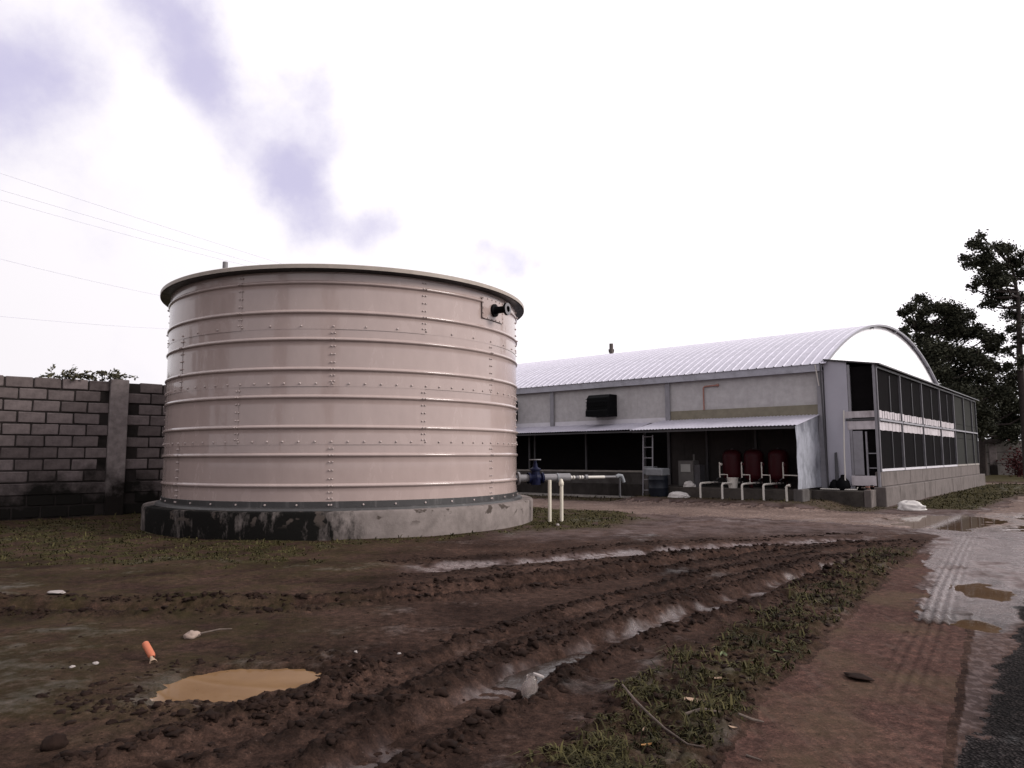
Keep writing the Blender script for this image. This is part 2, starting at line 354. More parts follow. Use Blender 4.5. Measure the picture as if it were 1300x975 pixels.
def fbm(x, y, s, o=4, g=.5, seed=0):
    r = np.zeros_like(x); a = 1.
    for i in range(o):
        r += a*perlin(x*s+17.3*seed+i*5.1, y*s-9.7*seed+i*3.3); s *= 2.03; a *= g
    return r
def sstep(x, a, b):
    t = np.clip((x-a)/(b-a), 0, 1); return t*t*(3-2*t)
def smooth_poly(pts, n=6):
    P = [np.array(p, float) for p in pts]; out = []
    for i in range(len(P)-1):
        p0, p1, p2, p3 = P[max(i-1, 0)], P[i], P[i+1], P[min(i+2, len(P)-1)]
        for k in range(n):
            t = k/n; out.append(.5*((2*p1)+(-p0+p2)*t+(2*p0-5*p1+4*p2-p3)*t*t+(-p0+3*p1-3*p2+p3)*t**3))
    out.append(P[-1]); return np.array(out)
def polydist(x, y, P):
    """signed distance (left negative) and arclength to a polyline"""
    best = np.full(x.shape, 1e9); sg = np.zeros_like(best); arc = np.zeros_like(best); acc = 0.
    for i in range(len(P)-1):
        d = P[i+1]-P[i]; l = np.hypot(*d); d = d/l
        rx, ry = x-P[i][0], y-P[i][1]; t = np.clip(rx*d[0]+ry*d[1], 0, l)
        dx, dy = rx-d[0]*t, ry-d[1]*t; q = dx*dx+dy*dy; m = q < best
        best[m] = q[m]; sg[m] = np.sign(d[1]*dx-d[0]*dy)[m]; arc[m] = (acc+t)[m]; acc += l
    return np.sqrt(best)*np.where(sg == 0, 1, sg), arc, acc

# building frame: x = towards the viewer along the long side, y = across the gable
BX, BY, BA = 8.517, 19.718, -rad(40.0)
BL = np.array([cos(BA), sin(BA)]); BF = np.array([-sin(BA), cos(BA)])
def bw(a, b, z=0): return Vector((BX+BL[0]*a+BF[0]*b, BY+BL[1]*a+BF[1]*b, z))
TC = np.array([-3.50, 15.633]); TR = 3.583

# ------------------------------------------------------------------ terrain
RUTS = [ # polyline, trough half width, depth, berm height, lug pitch
    (smooth_poly([(-7, 6.9), (-4.2, 6.6), (-1.93, 6.72), (.41, 7.95), (2.3, 9.35), (4.1, 10.6), (6.0, 11.0)]), .17, .085, .075, .13),
    (smooth_poly([(-1.5, 8.75), (-.3, 9.2), (1.9, 10.3), (3.95, 11.2), (6.2, 11.9)]), .33, .03, .018, .15),
    (smooth_poly([(-1.25, 2.0), (-.62, 3.4), (-.12, 4.25), (.25, 4.85), (1.25, 6.0), (2.85, 7.8), (4.7, 9.7)]), .15, .075, .085, .12),
    (smooth_poly([(-2.6, 2.0), (-1.75, 3.2), (-.95, 4.1), (-.25, 5.2), (.8, 6.6), (2.4, 8.3), (4.3, 10.0)]), .11, .03, .045, .12)]
PUD = (-1.60, 4.41); PA = atan2(.26, .75)
XL_Y = [-3, 0, 3.19, 4.15, 5.6, 7.63, 10.08, 12]; XL_X = [-2.8, -1.0, .84, 1.40, 2.41, 3.79, 5.52, 6.9]
XR_Y = [-3, 0, 3.18, 5.58, 7.2, 10.93, 12];       XR_X = [-2.3, -.3, 1.80, 3.38, 4.40, 6.87, 7.6]
HOLES = [(4.55, 7.2, .26, .55, -.5), (3.62, 5.78, .17, .26, -.5), (8.9, 14.7, 1.35, 2.2, -.6), (9.9, 12.9, 1.0, 1.1, -.6), (11.8, 15.4, 1.1, 1.3, -.6)]   # road puddles x, y, rx, ry, rot
def terrain(x, y):
    n1 = fbm(x, y, .55, 4, .5, 1); n2 = fbm(x, y, 3.0, 4, .55, 2); n3 = fbm(x, y, 13., 3, .6, 3); nb = fbm(x, y, 2.2, 4, .6, 4)
    xl = np.interp(y, XL_Y, XL_X)+nb*.10; xr = np.interp(y, XR_Y, XR_X)+nb*.035
    la = (x-BX)*BL[0]+(y-BY)*BL[1]; lb = (x-BX)*BF[0]+(y-BY)*BF[1]; off = -lb
    inroad = np.minimum(x-xl, 5.0)                                     # right of the verge
    lim_ = (4.95+nb*.35+3.4*sstep(np.interp(y, XL_Y, XL_X)*.56+np.interp(y, XR_Y, XR_X)*.44+.16*nb-x, -.22, .22)-(y-.25*x))
    slab = sstep(np.minimum(x-xl, xr-x), -.03, .05)*sstep(lim_, -.06, .04)
    gravel = sstep(x-(1.82+(y-3.18)*.78+nb*.16), 0, .14)*sstep(9.0+nb*.6-y, 0, .8)
    path1 = sstep(off+nb*.4, 2.35, 2.8)*sstep(5.9-off+nb*.6, 0, .6)*sstep(5.5-la, 0, 1)*sstep(la, -30, -14)
    path2 = sstep(la+nb*.5, 3.3, 3.9)*sstep(8.0-la+nb*.5, 0, .6)*sstep(lb, -6, -4)
    path3 = sstep(la-1.2*0+nb*.5, -3.2, -2.6)*sstep(lb-19.5, 0, 1)*sstep(24-lb, 0, 1)
    far = np.hypot(x, y)
    road = sstep(x-xl, -.02, .06)*sstep(13.8-y+nb*.5, 0, 1.2)*(1-slab)*(1-gravel)*sstep(5.0+y*.55-x, 0, .8)
    path = np.clip(np.maximum(np.maximum(path1, path2), path3), 0, 1)
    smoothz = np.clip(np.maximum(np.maximum(slab, road*(.55+.37*sstep(y, 5.2, 7))), np.maximum(path*.85, gravel*.6)), 0, 1)
    td = np.hypot(x-TC[0], y-TC[1])
    verge = sstep(far, 13, 24)
    rough_ = .35+.65*sstep(fbm(x, y, .9, 2, .5, 31), -.1, .3); z = (.040*n1+(.015*n2*(1-.5*verge)+.0085*n3*(1-.7*verge))*rough_)*(1-.88*smoothz)+.0025*n2*smoothz
    chunk = np.minimum(np.abs(fbm(x, y, 6.0, 3, .55, 6))*1.1, .55)+np.clip(fbm(x, y, 19, 3, .65, 8), 0, .45)*.45
    wet = np.zeros_like(x)+.17+.5*n1+.40*n2; rutm = np.zeros_like(x); churn = np.zeros_like(x)
    notroad = 1-np.clip(slab+road+gravel, 0, 1)
    for i, (P, hw, dp, bh, pitch) in enumerate(RUTS):
        d, arc, tot = polydist(x, y, P); w = hw*(1+.18*np.sin(arc*2.1+i)); ad = np.abs(d+.05*nb)
        fade = sstep(arc, 0, .8)*sstep(tot-arc, 0, 1.2)*notroad*(.75+.25*np.clip(.5+1.3*fbm(arc, arc*0+i*7., .7, 2, .5, 9), 0, 1))
        trough = 1-sstep(ad, w*.55, w*1.15); berm = np.exp(-((ad-w*1.75)/(w*.55))**2)
        lug = (np.sin(arc*2*pi/pitch+np.abs(d)*18) > .1)*trough*.010
        z += fade*(-dp*trough+berm*(bh*.30+bh*1.05*chunk)+lug); z = np.where(i == 1, z*(1-trough*fade*.9)-.055*trough*fade*.9, z); wet += fade*trough*((.40+.9*n2) if i == 1 else (.14+1.0*n2) if i == 2 else .12)-fade*berm*.35; rutm = np.maximum(rutm, fade*np.maximum(trough, berm)); churn = np.maximum(churn, fade*berm*(.55+.9*n2)*(1-.6*(i == 1)))
        if i == 1: silt_sheen = fade*trough*np.clip(.75+1.3*n2+.8*nb, 0, 1)*sstep(np.abs(np.sin(d*34+nb*2)), .05, .35)  # pale wet mud with the sky's sheen painted into its colour
        if i == 2: silt_sheen = np.maximum(silt_sheen, .45*fade*trough*np.clip(.3+1.5*n2, 0, 1))
    # the water hole and the spoil around it
    ca, sa = cos(PA), sin(PA); ux = (x-PUD[0])*ca+(y-PUD[1])*sa; uy = -(x-PUD[0])*sa+(y-PUD[1])*ca
    e = np.sqrt((ux/.44)**2+(uy/.30)**2)+nb*.30+n3*.12
    z *= .35+.65*sstep(e, 1.2, 2.2); z += -.10*(1-sstep(e, .6, 1.25))
    ring = np.exp(-((e-1.60)/.28)**2)*(.35+.9*sstep(-uy+.25*ux, -.25, .25)+.8*sstep(ux, .28, .5)); z += ring*(.004+.045*chunk); wet += .2*(e < 1.5)
    for hx, hy, rx, ry, ro in HOLES:
        c_, s_ = cos(ro), sin(ro); vx = (x-hx)*c_+(y-hy)*s_; vy = -(x-hx)*s_+(y-hy)*c_
        q = np.sqrt((vx/rx)**2+(vy/ry)**2)+nb*.45; z = z*(.3+.7*sstep(q, 1., 2.))-.045*(1-sstep(q, .5, 1.3)); wet += .4*(1-sstep(q, .9, 1.6))*(1-slab)
    # tyre print along the road
    xs, xq = np.interp(y, XL_Y, XL_X), np.interp(y, XR_Y, XR_X); tx = x-(xs*.30+xq*.70+.02); tp = np.exp(-(tx/.19)**4)*sstep(y, 3.2, 5)*sstep(14-y, 0, 2)*(slab*.5+road)
    z += tp*(-.006+.016*np.clip(.5+1.5*np.sin(tx*2*pi/.085), 0, 1))
    tx2 = x-(xs*.80+xq*.20); tp2 = np.exp(-(tx2/.17)**4)*sstep(y, 5.5, 7)*sstep(12-y, 0, 2)*road; z += tp2*(-.006+.014*np.clip(.5+1.5*np.sin(tx2*2*pi/.085), 0, 1))
    wet += road*(.10+.62*sstep(x-(xs*.6+xq*.4)+.25*nb+sstep(y, 8., 10.5)*1.2, -.1, .35)+.6*n1+.25*nb)*sstep(y, 5.2, 6.5)+slab*(-.42-.1*n1)+.10*tp*road
    # land: slightly higher in front of the shed, low rise under the strip of grass
    rise = sstep(3.1-off, 0, 1.0)*sstep(off, -8, -.5)*sstep(la, -5.6, -4.6)*sstep(.9-la, 0, .9)
    z += .17*rise
    strip = sstep(x-(xl-.85+.2*nb), 0, .25)*sstep(xl+.02-x, 0, .12)*sstep(11.-y, 0, 1.5)
    z += strip*(.022+.055*chunk)
    z *= sstep(td, 3.6, 4.3)*.9+.1
    olive_left = sstep(-1.5+.8*n1-x-.25*(y-9), 0, 1.5)*sstep(y+nb, 8.6, 9.6)*sstep(n2+.5*n1, -.25, .25)*.85
    olive_tank = sstep(4.9-td+nb*.5, 0, .5)*sstep(n2, -.3, .2)*.7
    olive_back = sstep(y+nb*.8, 13.5, 15.5)*sstep(2.4-off, -1.5, 0)*0+sstep(td, 3.9, 4.2)*sstep(y+nb, 14.2, 15.4)*sstep(off+nb*.4, 2.2, 2.4)*0
    yard = sstep(off+nb*.5, 4.6, 5.6)*sstep(y+.5*nb, 12.8, 14.2)*sstep(2.6-x+n1+(y-13)*.2, 0, 1.2)*sstep(x, -1, .5)*sstep(n2, -.6, -.1)*.95
    porchg = sstep(la, 1.45, 1.6)*sstep(3.6-la+nb*.4, 0, .5)*sstep(lb, -.6, .1)*.9
    leftgap = sstep(1.2-off, -.8, 0)*sstep(-4.5-la, 0, 1)*.0
    eave = sstep(2.6-off+nb*.3, 0, .5)*sstep(off, 0, .3)*sstep(la, -20, -19)*sstep(1.8-la, 0, .4)*.55
    farg = sstep(far, 24, 34)*.9
    olive_soft = .45*sstep(-.9-x+.6*n1, 0, 1.2)*sstep(y, 3, 4)*np.clip(.55+n2+.6*n1, 0, 1)
    olive = np.clip(np.maximum.reduce([olive_left, olive_soft, olive_tank, yard, porchg, eave, farg, strip*(.20+.5*n2)]), 0, 1)*(1-np.clip(slab+road+gravel+path, 0, 1))
    zone0 = np.where(path > .5, 3, 0)
    side = sstep(x-(xs*.62+xq*.38)+.25*nb+sstep(y, 8., 10.5)*1.2, -.1, .35)
    pale = np.clip(road*(.22+.30*(n3 > .1)+.95*side*sstep(y, 5.6, 7.5)*np.clip(.50+1.0*n1+.5*nb, 0, 1)), 0, 1)*(1-rutm*.6)
    edge = np.where((x < xr+.05), sstep(-lim_, .0, .55), 1.); pale = pale*edge; wet = wet*(1-road*(1-edge)*.6)
    pale = np.maximum(pale, silt_sheen); wet = wet+.35*silt_sheen
    mid = sstep(y+nb*.7-.12*x, 10.9, 12.6)*sstep(x+.5*n1, -1.2, .6)*(zone0 == 0)*.42*np.clip(.8+n2, .3, 1); pale = np.maximum(pale, mid*(1-olive))
    zone = np.zeros(x.shape, np.int8); zone[path > .5] = 3; zone[gravel > .5] = 2; zone[slab > .5] = 1
    return z, dict(wet=np.clip(wet, 0, 1), olive=olive, pale=pale, churn=np.clip(churn, 0, 1)), zone, dict(strip=strip, chunk=chunk)
def ground_z(x, y):
    return float(terrain(np.array([x], float), np.array([y], float))[0][0])

def build_ground():
    r = [0.6]
    while r[-1] < 26: r.append(r[-1]*(1.012 if r[-1] < 2.7 else 1.0042 if r[-1] < 9 else 1.0062))
    while r[-1] < 1500: r.append(r[-1]*1.08)
    r = np.array(r); half = rad(58); na = 960
    th = np.linspace(-half, half, na)
    rr, tt = np.meshgrid(r, th, indexing='ij'); x = rr*np.sin(tt); y = rr*np.cos(tt)-.0
    z, at, zone, _ = terrain(x.ravel(), y.ravel())
    V = np.stack([x.ravel(), y.ravel(), z], 1)
    i = np.arange(len(r)-1)[:, None]*na+np.arange(na-1)[None]
    F = np.stack([i, i+1, i+na+1, i+na], -1).reshape(-1, 4)[:, ::-1]
    zf = zone[F[:, 0]]
    for k, name, mat in ((0, 'ground', 'mud'), (1, 'driveway', 'slab_mud'), (2, 'gravel_road', 'gravel'), (3, 'dirt_path', 'path_dirt')):
        f = F[zf == k]
        if not len(f): continue
        u, inv = np.unique(f, return_inverse=True)
        me = npmesh(name, V[u], inv.reshape(f.shape), mat, True, {n: a[u] for n, a in at.items()})
        o = link(name, me); o['kind'] = 'structure'
    # the ground behind and beside the viewer
    m = MB(); R = 1500
    m.add([(-R, -R, -.06), (R, -R, -.06), (R, R, -.06), (-R, R, -.06)], [(0, 1, 2, 3)])
    o = m.obj('ground', 'mud'); o['kind'] = 'structure'
build_ground()

def water(name, cx, cy, rx, ry, ro, z, mat):
    m = MB(); n = 40; m.add([(cx, cy, z)]+[(cx+rx*cos(t)*cos(ro)-ry*sin(t)*sin(ro), cy+rx*cos(t)*sin(ro)+ry*sin(t)*cos(ro), z) for t in [2*pi*k/n for k in range(n)]], [(0, 1+k, 1+(k+1) % n) for k in range(n)])
    o = m.obj(name, mat); o['kind'] = 'structure'
water('puddle_water', PUD[0], PUD[1], .62, .44, PA, -.022, 'muddy_water')
for k, (hx, hy, rx, ry, ro) in enumerate(HOLES): water('puddle_water', hx, hy, rx*1.5, ry*1.5, ro, -.018-.004*k if k > 1 else -.019, 'puddle_water')

def rut_water(P, s0, s1, hw, z):
    seg = np.hypot(*(P[1:]-P[:-1]).T); cum = np.concatenate([[0], np.cumsum(seg)]); m = MB(); vs = []; N = 30
    for k in range(N+1):
        s = s0+(s1-s0)*k/N; x, y = np.interp(s, cum, P[:, 0]), np.interp(s, cum, P[:, 1]); x2, y2 = np.interp(s+.05, cum, P[:, 0]), np.interp(s+.05, cum, P[:, 1]); d = Vector((x2-x, y2-y)).normalized()
        vs += [(x-d.y*hw, y+d.x*hw, z), (x+d.y*hw, y-d.x*hw, z)]
    m.add(vs, [(2*k, 2*k+1, 2*k+3, 2*k+2) for k in range(N)]); o = m.obj('puddle_water', 'rut_water'); o['kind'] = 'structure'
rut_water(RUTS[2][0], 2.75, 3.75, .15, -.057)

# mud clods thrown up along the ruts, grass
def build_clods():
    from mathutils import noise
    bm = bmesh.new(); bmesh.ops.create_icosphere(bm, subdivisions=2, radius=1); b0 = [v.co.copy() for v in bm.verts]; bf = np.array([[v.index for v in f.verts] for f in bm.faces]); bm.free()
    BV = []
    for k in range(30):
        o = Vector((k*3.7, k*1.3, 0)); BV.append([tuple(v*(1+.95*noise.noise(v*1.5+o)+.65*noise.noise(v*3.6+o))) for v in b0])
    BV = np.array(BV)
    P = []
    for i, (L, hw, dp, bh, pt) in enumerate(RUTS):
        seg = np.hypot(*(L[1:]-L[:-1]).T); cum = np.concatenate([[0], np.cumsum(seg)])
        n = int(cum[-1]*120)
        for _ in range(n):
            s = random.random()*cum[-1]; k = min(np.searchsorted(cum, s)-1, len(seg)-1); k = max(k, 0); d = (L[k+1]-L[k])/seg[k]; q = L[k]+d*(s-cum[k])
            o = random.choice((-1, 1))*hw*random.gauss(1.75, .33); P.append((q[0]+d[1]*o, q[1]-d[0]*o, random.choice((.007, .010, .014, .020, .030))*random.uniform(.6, 1.25)))
    for _ in range(620):
        t = random.uniform(0, 2*pi); e = random.gauss(1.75, .3); ux, uy = .44*e*cos(t), .30*e*sin(t)
        if uy > .1 and random.random() < .6: continue
        P.append((PUD[0]+ux*cos(PA)-uy*sin(PA), PUD[1]+ux*sin(PA)+uy*cos(PA), random.choice((.006, .009, .013, .018, .026))*random.uniform(.6, 1.2)))
    for _ in range(1100):
        y = 2.8+9*random.random()**1.6; x = random.uniform(-.75, .5)*y; P.append((x, y, random.choice((.004, .006, .009, .013))*random.uniform(.6, 1.3)))
    for _ in range(1500):
        y = random.uniform(2.8, 9); P.append((float(np.interp(y, XL_Y, XL_X))-random.uniform(-.02, .85), y, random.choice((.006, .010, .016, .022))*random.uniform(.6, 1.2)))
    P = np.array(P); _, at, zone, ex = terrain(P[:, 0], P[:, 1]); keep = (zone == 0) & (P[:, 0] < np.interp(P[:, 1], XL_Y, XL_X)-.02)
    P = P[keep]; z = terrain(P[:, 0], P[:, 1])[0]
    ok = ~((z < -.04) & (np.hypot(P[:, 0]-PUD[0], P[:, 1]-PUD[1]) < .5)); P, z = P[ok], z[ok]
    n = len(P); sc = P[:, 2][:, None, None]*rng.uniform(.6, 1.35, (n, 1, 3)); sc[:, :, 2] *= .6
    bv = b0; V = BV[rng.integers(0, len(BV), n)]*sc
    a = rng.uniform(0, 2*pi, n); c, s = np.cos(a)[:, None], np.sin(a)[:, None]
    X = V[:, :, 0]*c-V[:, :, 1]*s+P[:, 0:1]; Y = V[:, :, 0]*s+V[:, :, 1]*c+P[:, 1:2]; Z = V[:, :, 2]+z[:, None]-P[:, 2:3]*.10
    VV = np.stack([X, Y, Z], -1).reshape(-1, 3); FF = (bf[None]+(np.arange(n)*len(bv))[:, None, None]).reshape(-1, 3)
    o = link('mud_clods', npmesh('mud_clods', VV, FF, 'clod_mud', False)); o['kind'] = 'stuff'
    o['label'] = 'dark wet mud clods thrown up along the tyre ruts'
build_clods()

def blades(name, label, x, y, z, h, w, lean, tone, mat):
    n = len(x); a = rng.uniform(0, 2*pi, n); ln = lean*rng.uniform(.2, 1, n)
    dx, dy = np.cos(a), np.sin(a); px, py = -dy*w/2, dx*w/2
    b = np.stack([x, y, z-.008], 1); side = np.stack([px, py, px*0], 1)
    mid = b+np.stack([dx*ln*h*.35, dy*ln*h*.35, h*.6], 1); tip = b+np.stack([dx*ln*h, dy*ln*h, h*(1-.35*ln)], 1)
    V = np.stack([b-side, b+side, mid-side*.7, mid+side*.7, tip], 1).reshape(-1, 3); k = np.arange(n)[:, None]*5
    F = np.concatenate([k+np.array([[0, 1, 3]]), k+np.array([[0, 3, 2]]), k+np.array([[2, 3, 4]])])
    o = link(name, npmesh(name, V, F, mat, True, {'tone': np.repeat(tone, 5)})); o['kind'] = 'stuff'; o['label'] = label
def build_grass():
    N = 900000; y = 2.6+31*rng.random(N)**1.5; x = rng.uniform(-.85, .85, N)*y
    z, at, zone, ex = terrain(x, y); d = np.where(ex['strip'] > .3, .95*ex['strip'], at['olive']*(at['olive'] > .46))*(zone == 0)
    cl = sstep(fbm(x, y, 3.2, 3, .6, 21), -.12, .22); lim = d*np.where(ex['strip'] > .3, .85*cl, .85)*np.clip(5.5/y, .25, 1)*1.5
    td = np.hypot(x-TC[0], y-TC[1]); inb = ((x-BX)*BF[0]+(y-BY)*BF[1] > -.1) & ((x-BX)*BL[0]+(y-BY)*BL[1] < 1.4)
    k = (rng.random(N) < lim) & (td > 3.98) & ~inb; x, y, z = x[k], y[k], z[k]; st = ex['strip'][k]
    h = rng.uniform(.012, .040, len(x))*np.where(st > .3, 1.0, .8)*(1+.02*y); h *= np.where((rng.random(len(x)) < .10), rng.uniform(1.6, 3.0, len(x)), 1)
    blades('grass', 'short trampled olive grass over the muddy yard', x, y, z, h, rng.uniform(.6, 1.9, len(x))*(.0035+.0011*y), 1.9, np.clip(rng.normal(.36, .22, len(x))+.5*fbm(x, y, 2.5, 2, .5, 41), 0, 1), 'grass_blade')
    print('grass blades', len(x))
build_grass()

# ------------------------------------------------------------------ boundary wall of concrete blocks
def block_variants(n, lx, ly, lz, mat, seed):
    rr = random.Random(seed); out = []
    for k in range(n):
        m = MB().cbox(-lx/2, lx/2, -ly/2, ly/2, -lz/2, lz/2, .014)
        m.v = [(x+rr.uniform(-.006, .006), y+rr.uniform(-.005, .005), z+rr.uniform(-.006, .006)) for x, y, z in m.v]
        out.append(m.mesh('block', mat))
    return out
def boundary_wall():
    A = Vector((-11.09, 15.92, 0)); D = Vector((2.51, 2.13, 0)).normalized(); rz = atan2(D.y, D.x)
    root = thing('block_wall', 'weathered grey concrete block wall behind the round steel tank', 'wall', A, rz)
    CH, BLn = .262, .54; full = block_variants(7, BLn-.032, .17, CH-.030, 'block_concrete', 1); halfb = block_variants(3, BLn/2-.032, .17, CH-.03, 'block_concrete', 2)
    PX = 2.17                                          # the pillar
    pill = [-4.9, PX]
    # mortar core, set back from the block faces
    MB().box(-9, 8.6, -.062, .085, -.15, CH*12-.03).obj('mortar_core', 'mortar', root)
    for x0 in pill:
        m = MB().cbox(x0-.19, x0+.19, -.19, .13, -.15, CH*12+.035, .012)
        m.v = [(x+random.uniform(-.012, .012), y+random.uniform(-.008, .008), z) for x, y, z in m.v]
        m.obj('pillar', 'pillar_concrete', root)
    m = MB().cbox(-9, 8.6, -.10, .10, .02*0+CH*2-.01, CH*3-.02, .012); m.obj('tie_beam', 'block_concrete', root)
    for r in range(12):
        if r == 2: continue
        z = CH*(r+.5); x = -9+(BLn/2 if r % 2 else 0)
        while x < 8.5:
            c = x+BLn/2
            if not any(abs(c-p) < .19 for p in pill):
                # cut at the pillar faces
                lo, hi = x, x+BLn
                for p in pill:
                    if lo < p-.19 < hi and c < p: hi = p-.185
                    if lo < p+.19 < hi and c > p: lo = p+.185
                w = hi-lo
                if w > BLn*.8: me = random.choice(full); sx = w/BLn
                else: me = random.choice(halfb); sx = w/(BLn/2)
                o = link('block', me, root, ((lo+hi)/2, random.uniform(-.006, .006), z+random.uniform(-.004, .004)))
                o.scale.x = sx; o.rotation_euler = (0, random.uniform(-.008, .008), random.choice((0, pi))+random.uniform(-.008, .008))
            x += BLn
    return A, D, CH*12
WA, WD, WTOP = boundary_wall()

def leaf_cloud(pts, size, rnd, aspect=.5):
    """pts (n,3) -> two-triangle leaves bent along the midrib"""
    n = len(pts); d = rnd.normal(size=(n, 3)); d[:, 2] *= .6; d /= np.linalg.norm(d, axis=1)[:, None]
    u = rnd.normal(size=(n, 3)); s = np.cross(d, u); s /= np.linalg.norm(s, axis=1)[:, None]; nn = np.cross(d, s)
    sz = (size*rnd.uniform(.6, 1.35, n))[:, None]
    a = pts-d*sz*.5; b = pts+d*sz*.5; l = pts+s*sz*aspect*.5+nn*sz*.10; r = pts-s*sz*aspect*.5+nn*sz*.10
    V = np.stack([a, l, b, r], 1).reshape(-1, 3); k = np.arange(n)[:, None]*4
    F = np.concatenate([k+np.array([[0, 1, 2]]), k+np.array([[0, 2, 3]])]); return V, F
def leaves_obj(name, pts, size, mat, parent, tone=None):
    V, F = leaf_cloud(np.asarray(pts), size, rng); tone = np.clip(rng.normal(.45, .28, len(pts)), 0, 1) if tone is None else tone
    return link(name, npmesh(name, V, F, mat, False, {'tone': np.repeat(tone, 4)}), parent)

def vine():
    root = thing('climbing_plant', 'leafy creeper sprawling on top of the block wall beside its pillar', 'plant', WA+WD*.72+Vector((0, 0, WTOP-.02)), atan2(WD.y, WD.x))
    m = MB(); pts = []
    for k in range(24):
        x = random.uniform(0, 1.6); y = random.uniform(-.08, .06); h = random.uniform(.10, .22) + (.20 if x > 1.0 else 0)*random.random(); P = [Vector((x, y, -.01))]; d = Vector((random.uniform(-.5, .6), random.uniform(-.3, .2), 1))
        for j in range(5):
            d = (d+Vector((random.uniform(-.5, .5), random.uniform(-.3, .3), -.28))).normalized(); P.append(P[-1]+d*h*.35)
            for _ in range(5): pts.append(P[-1]+Vector((random.uniform(-.06, .06), random.uniform(-.06, .06), random.uniform(-.03, .05))))
        m.tube(P, .006, 4)
    m.obj('stem', 'bark', root); leaves_obj('foliage', [tuple(p) for p in pts], .095, 'vine_leaf', root)
vine()

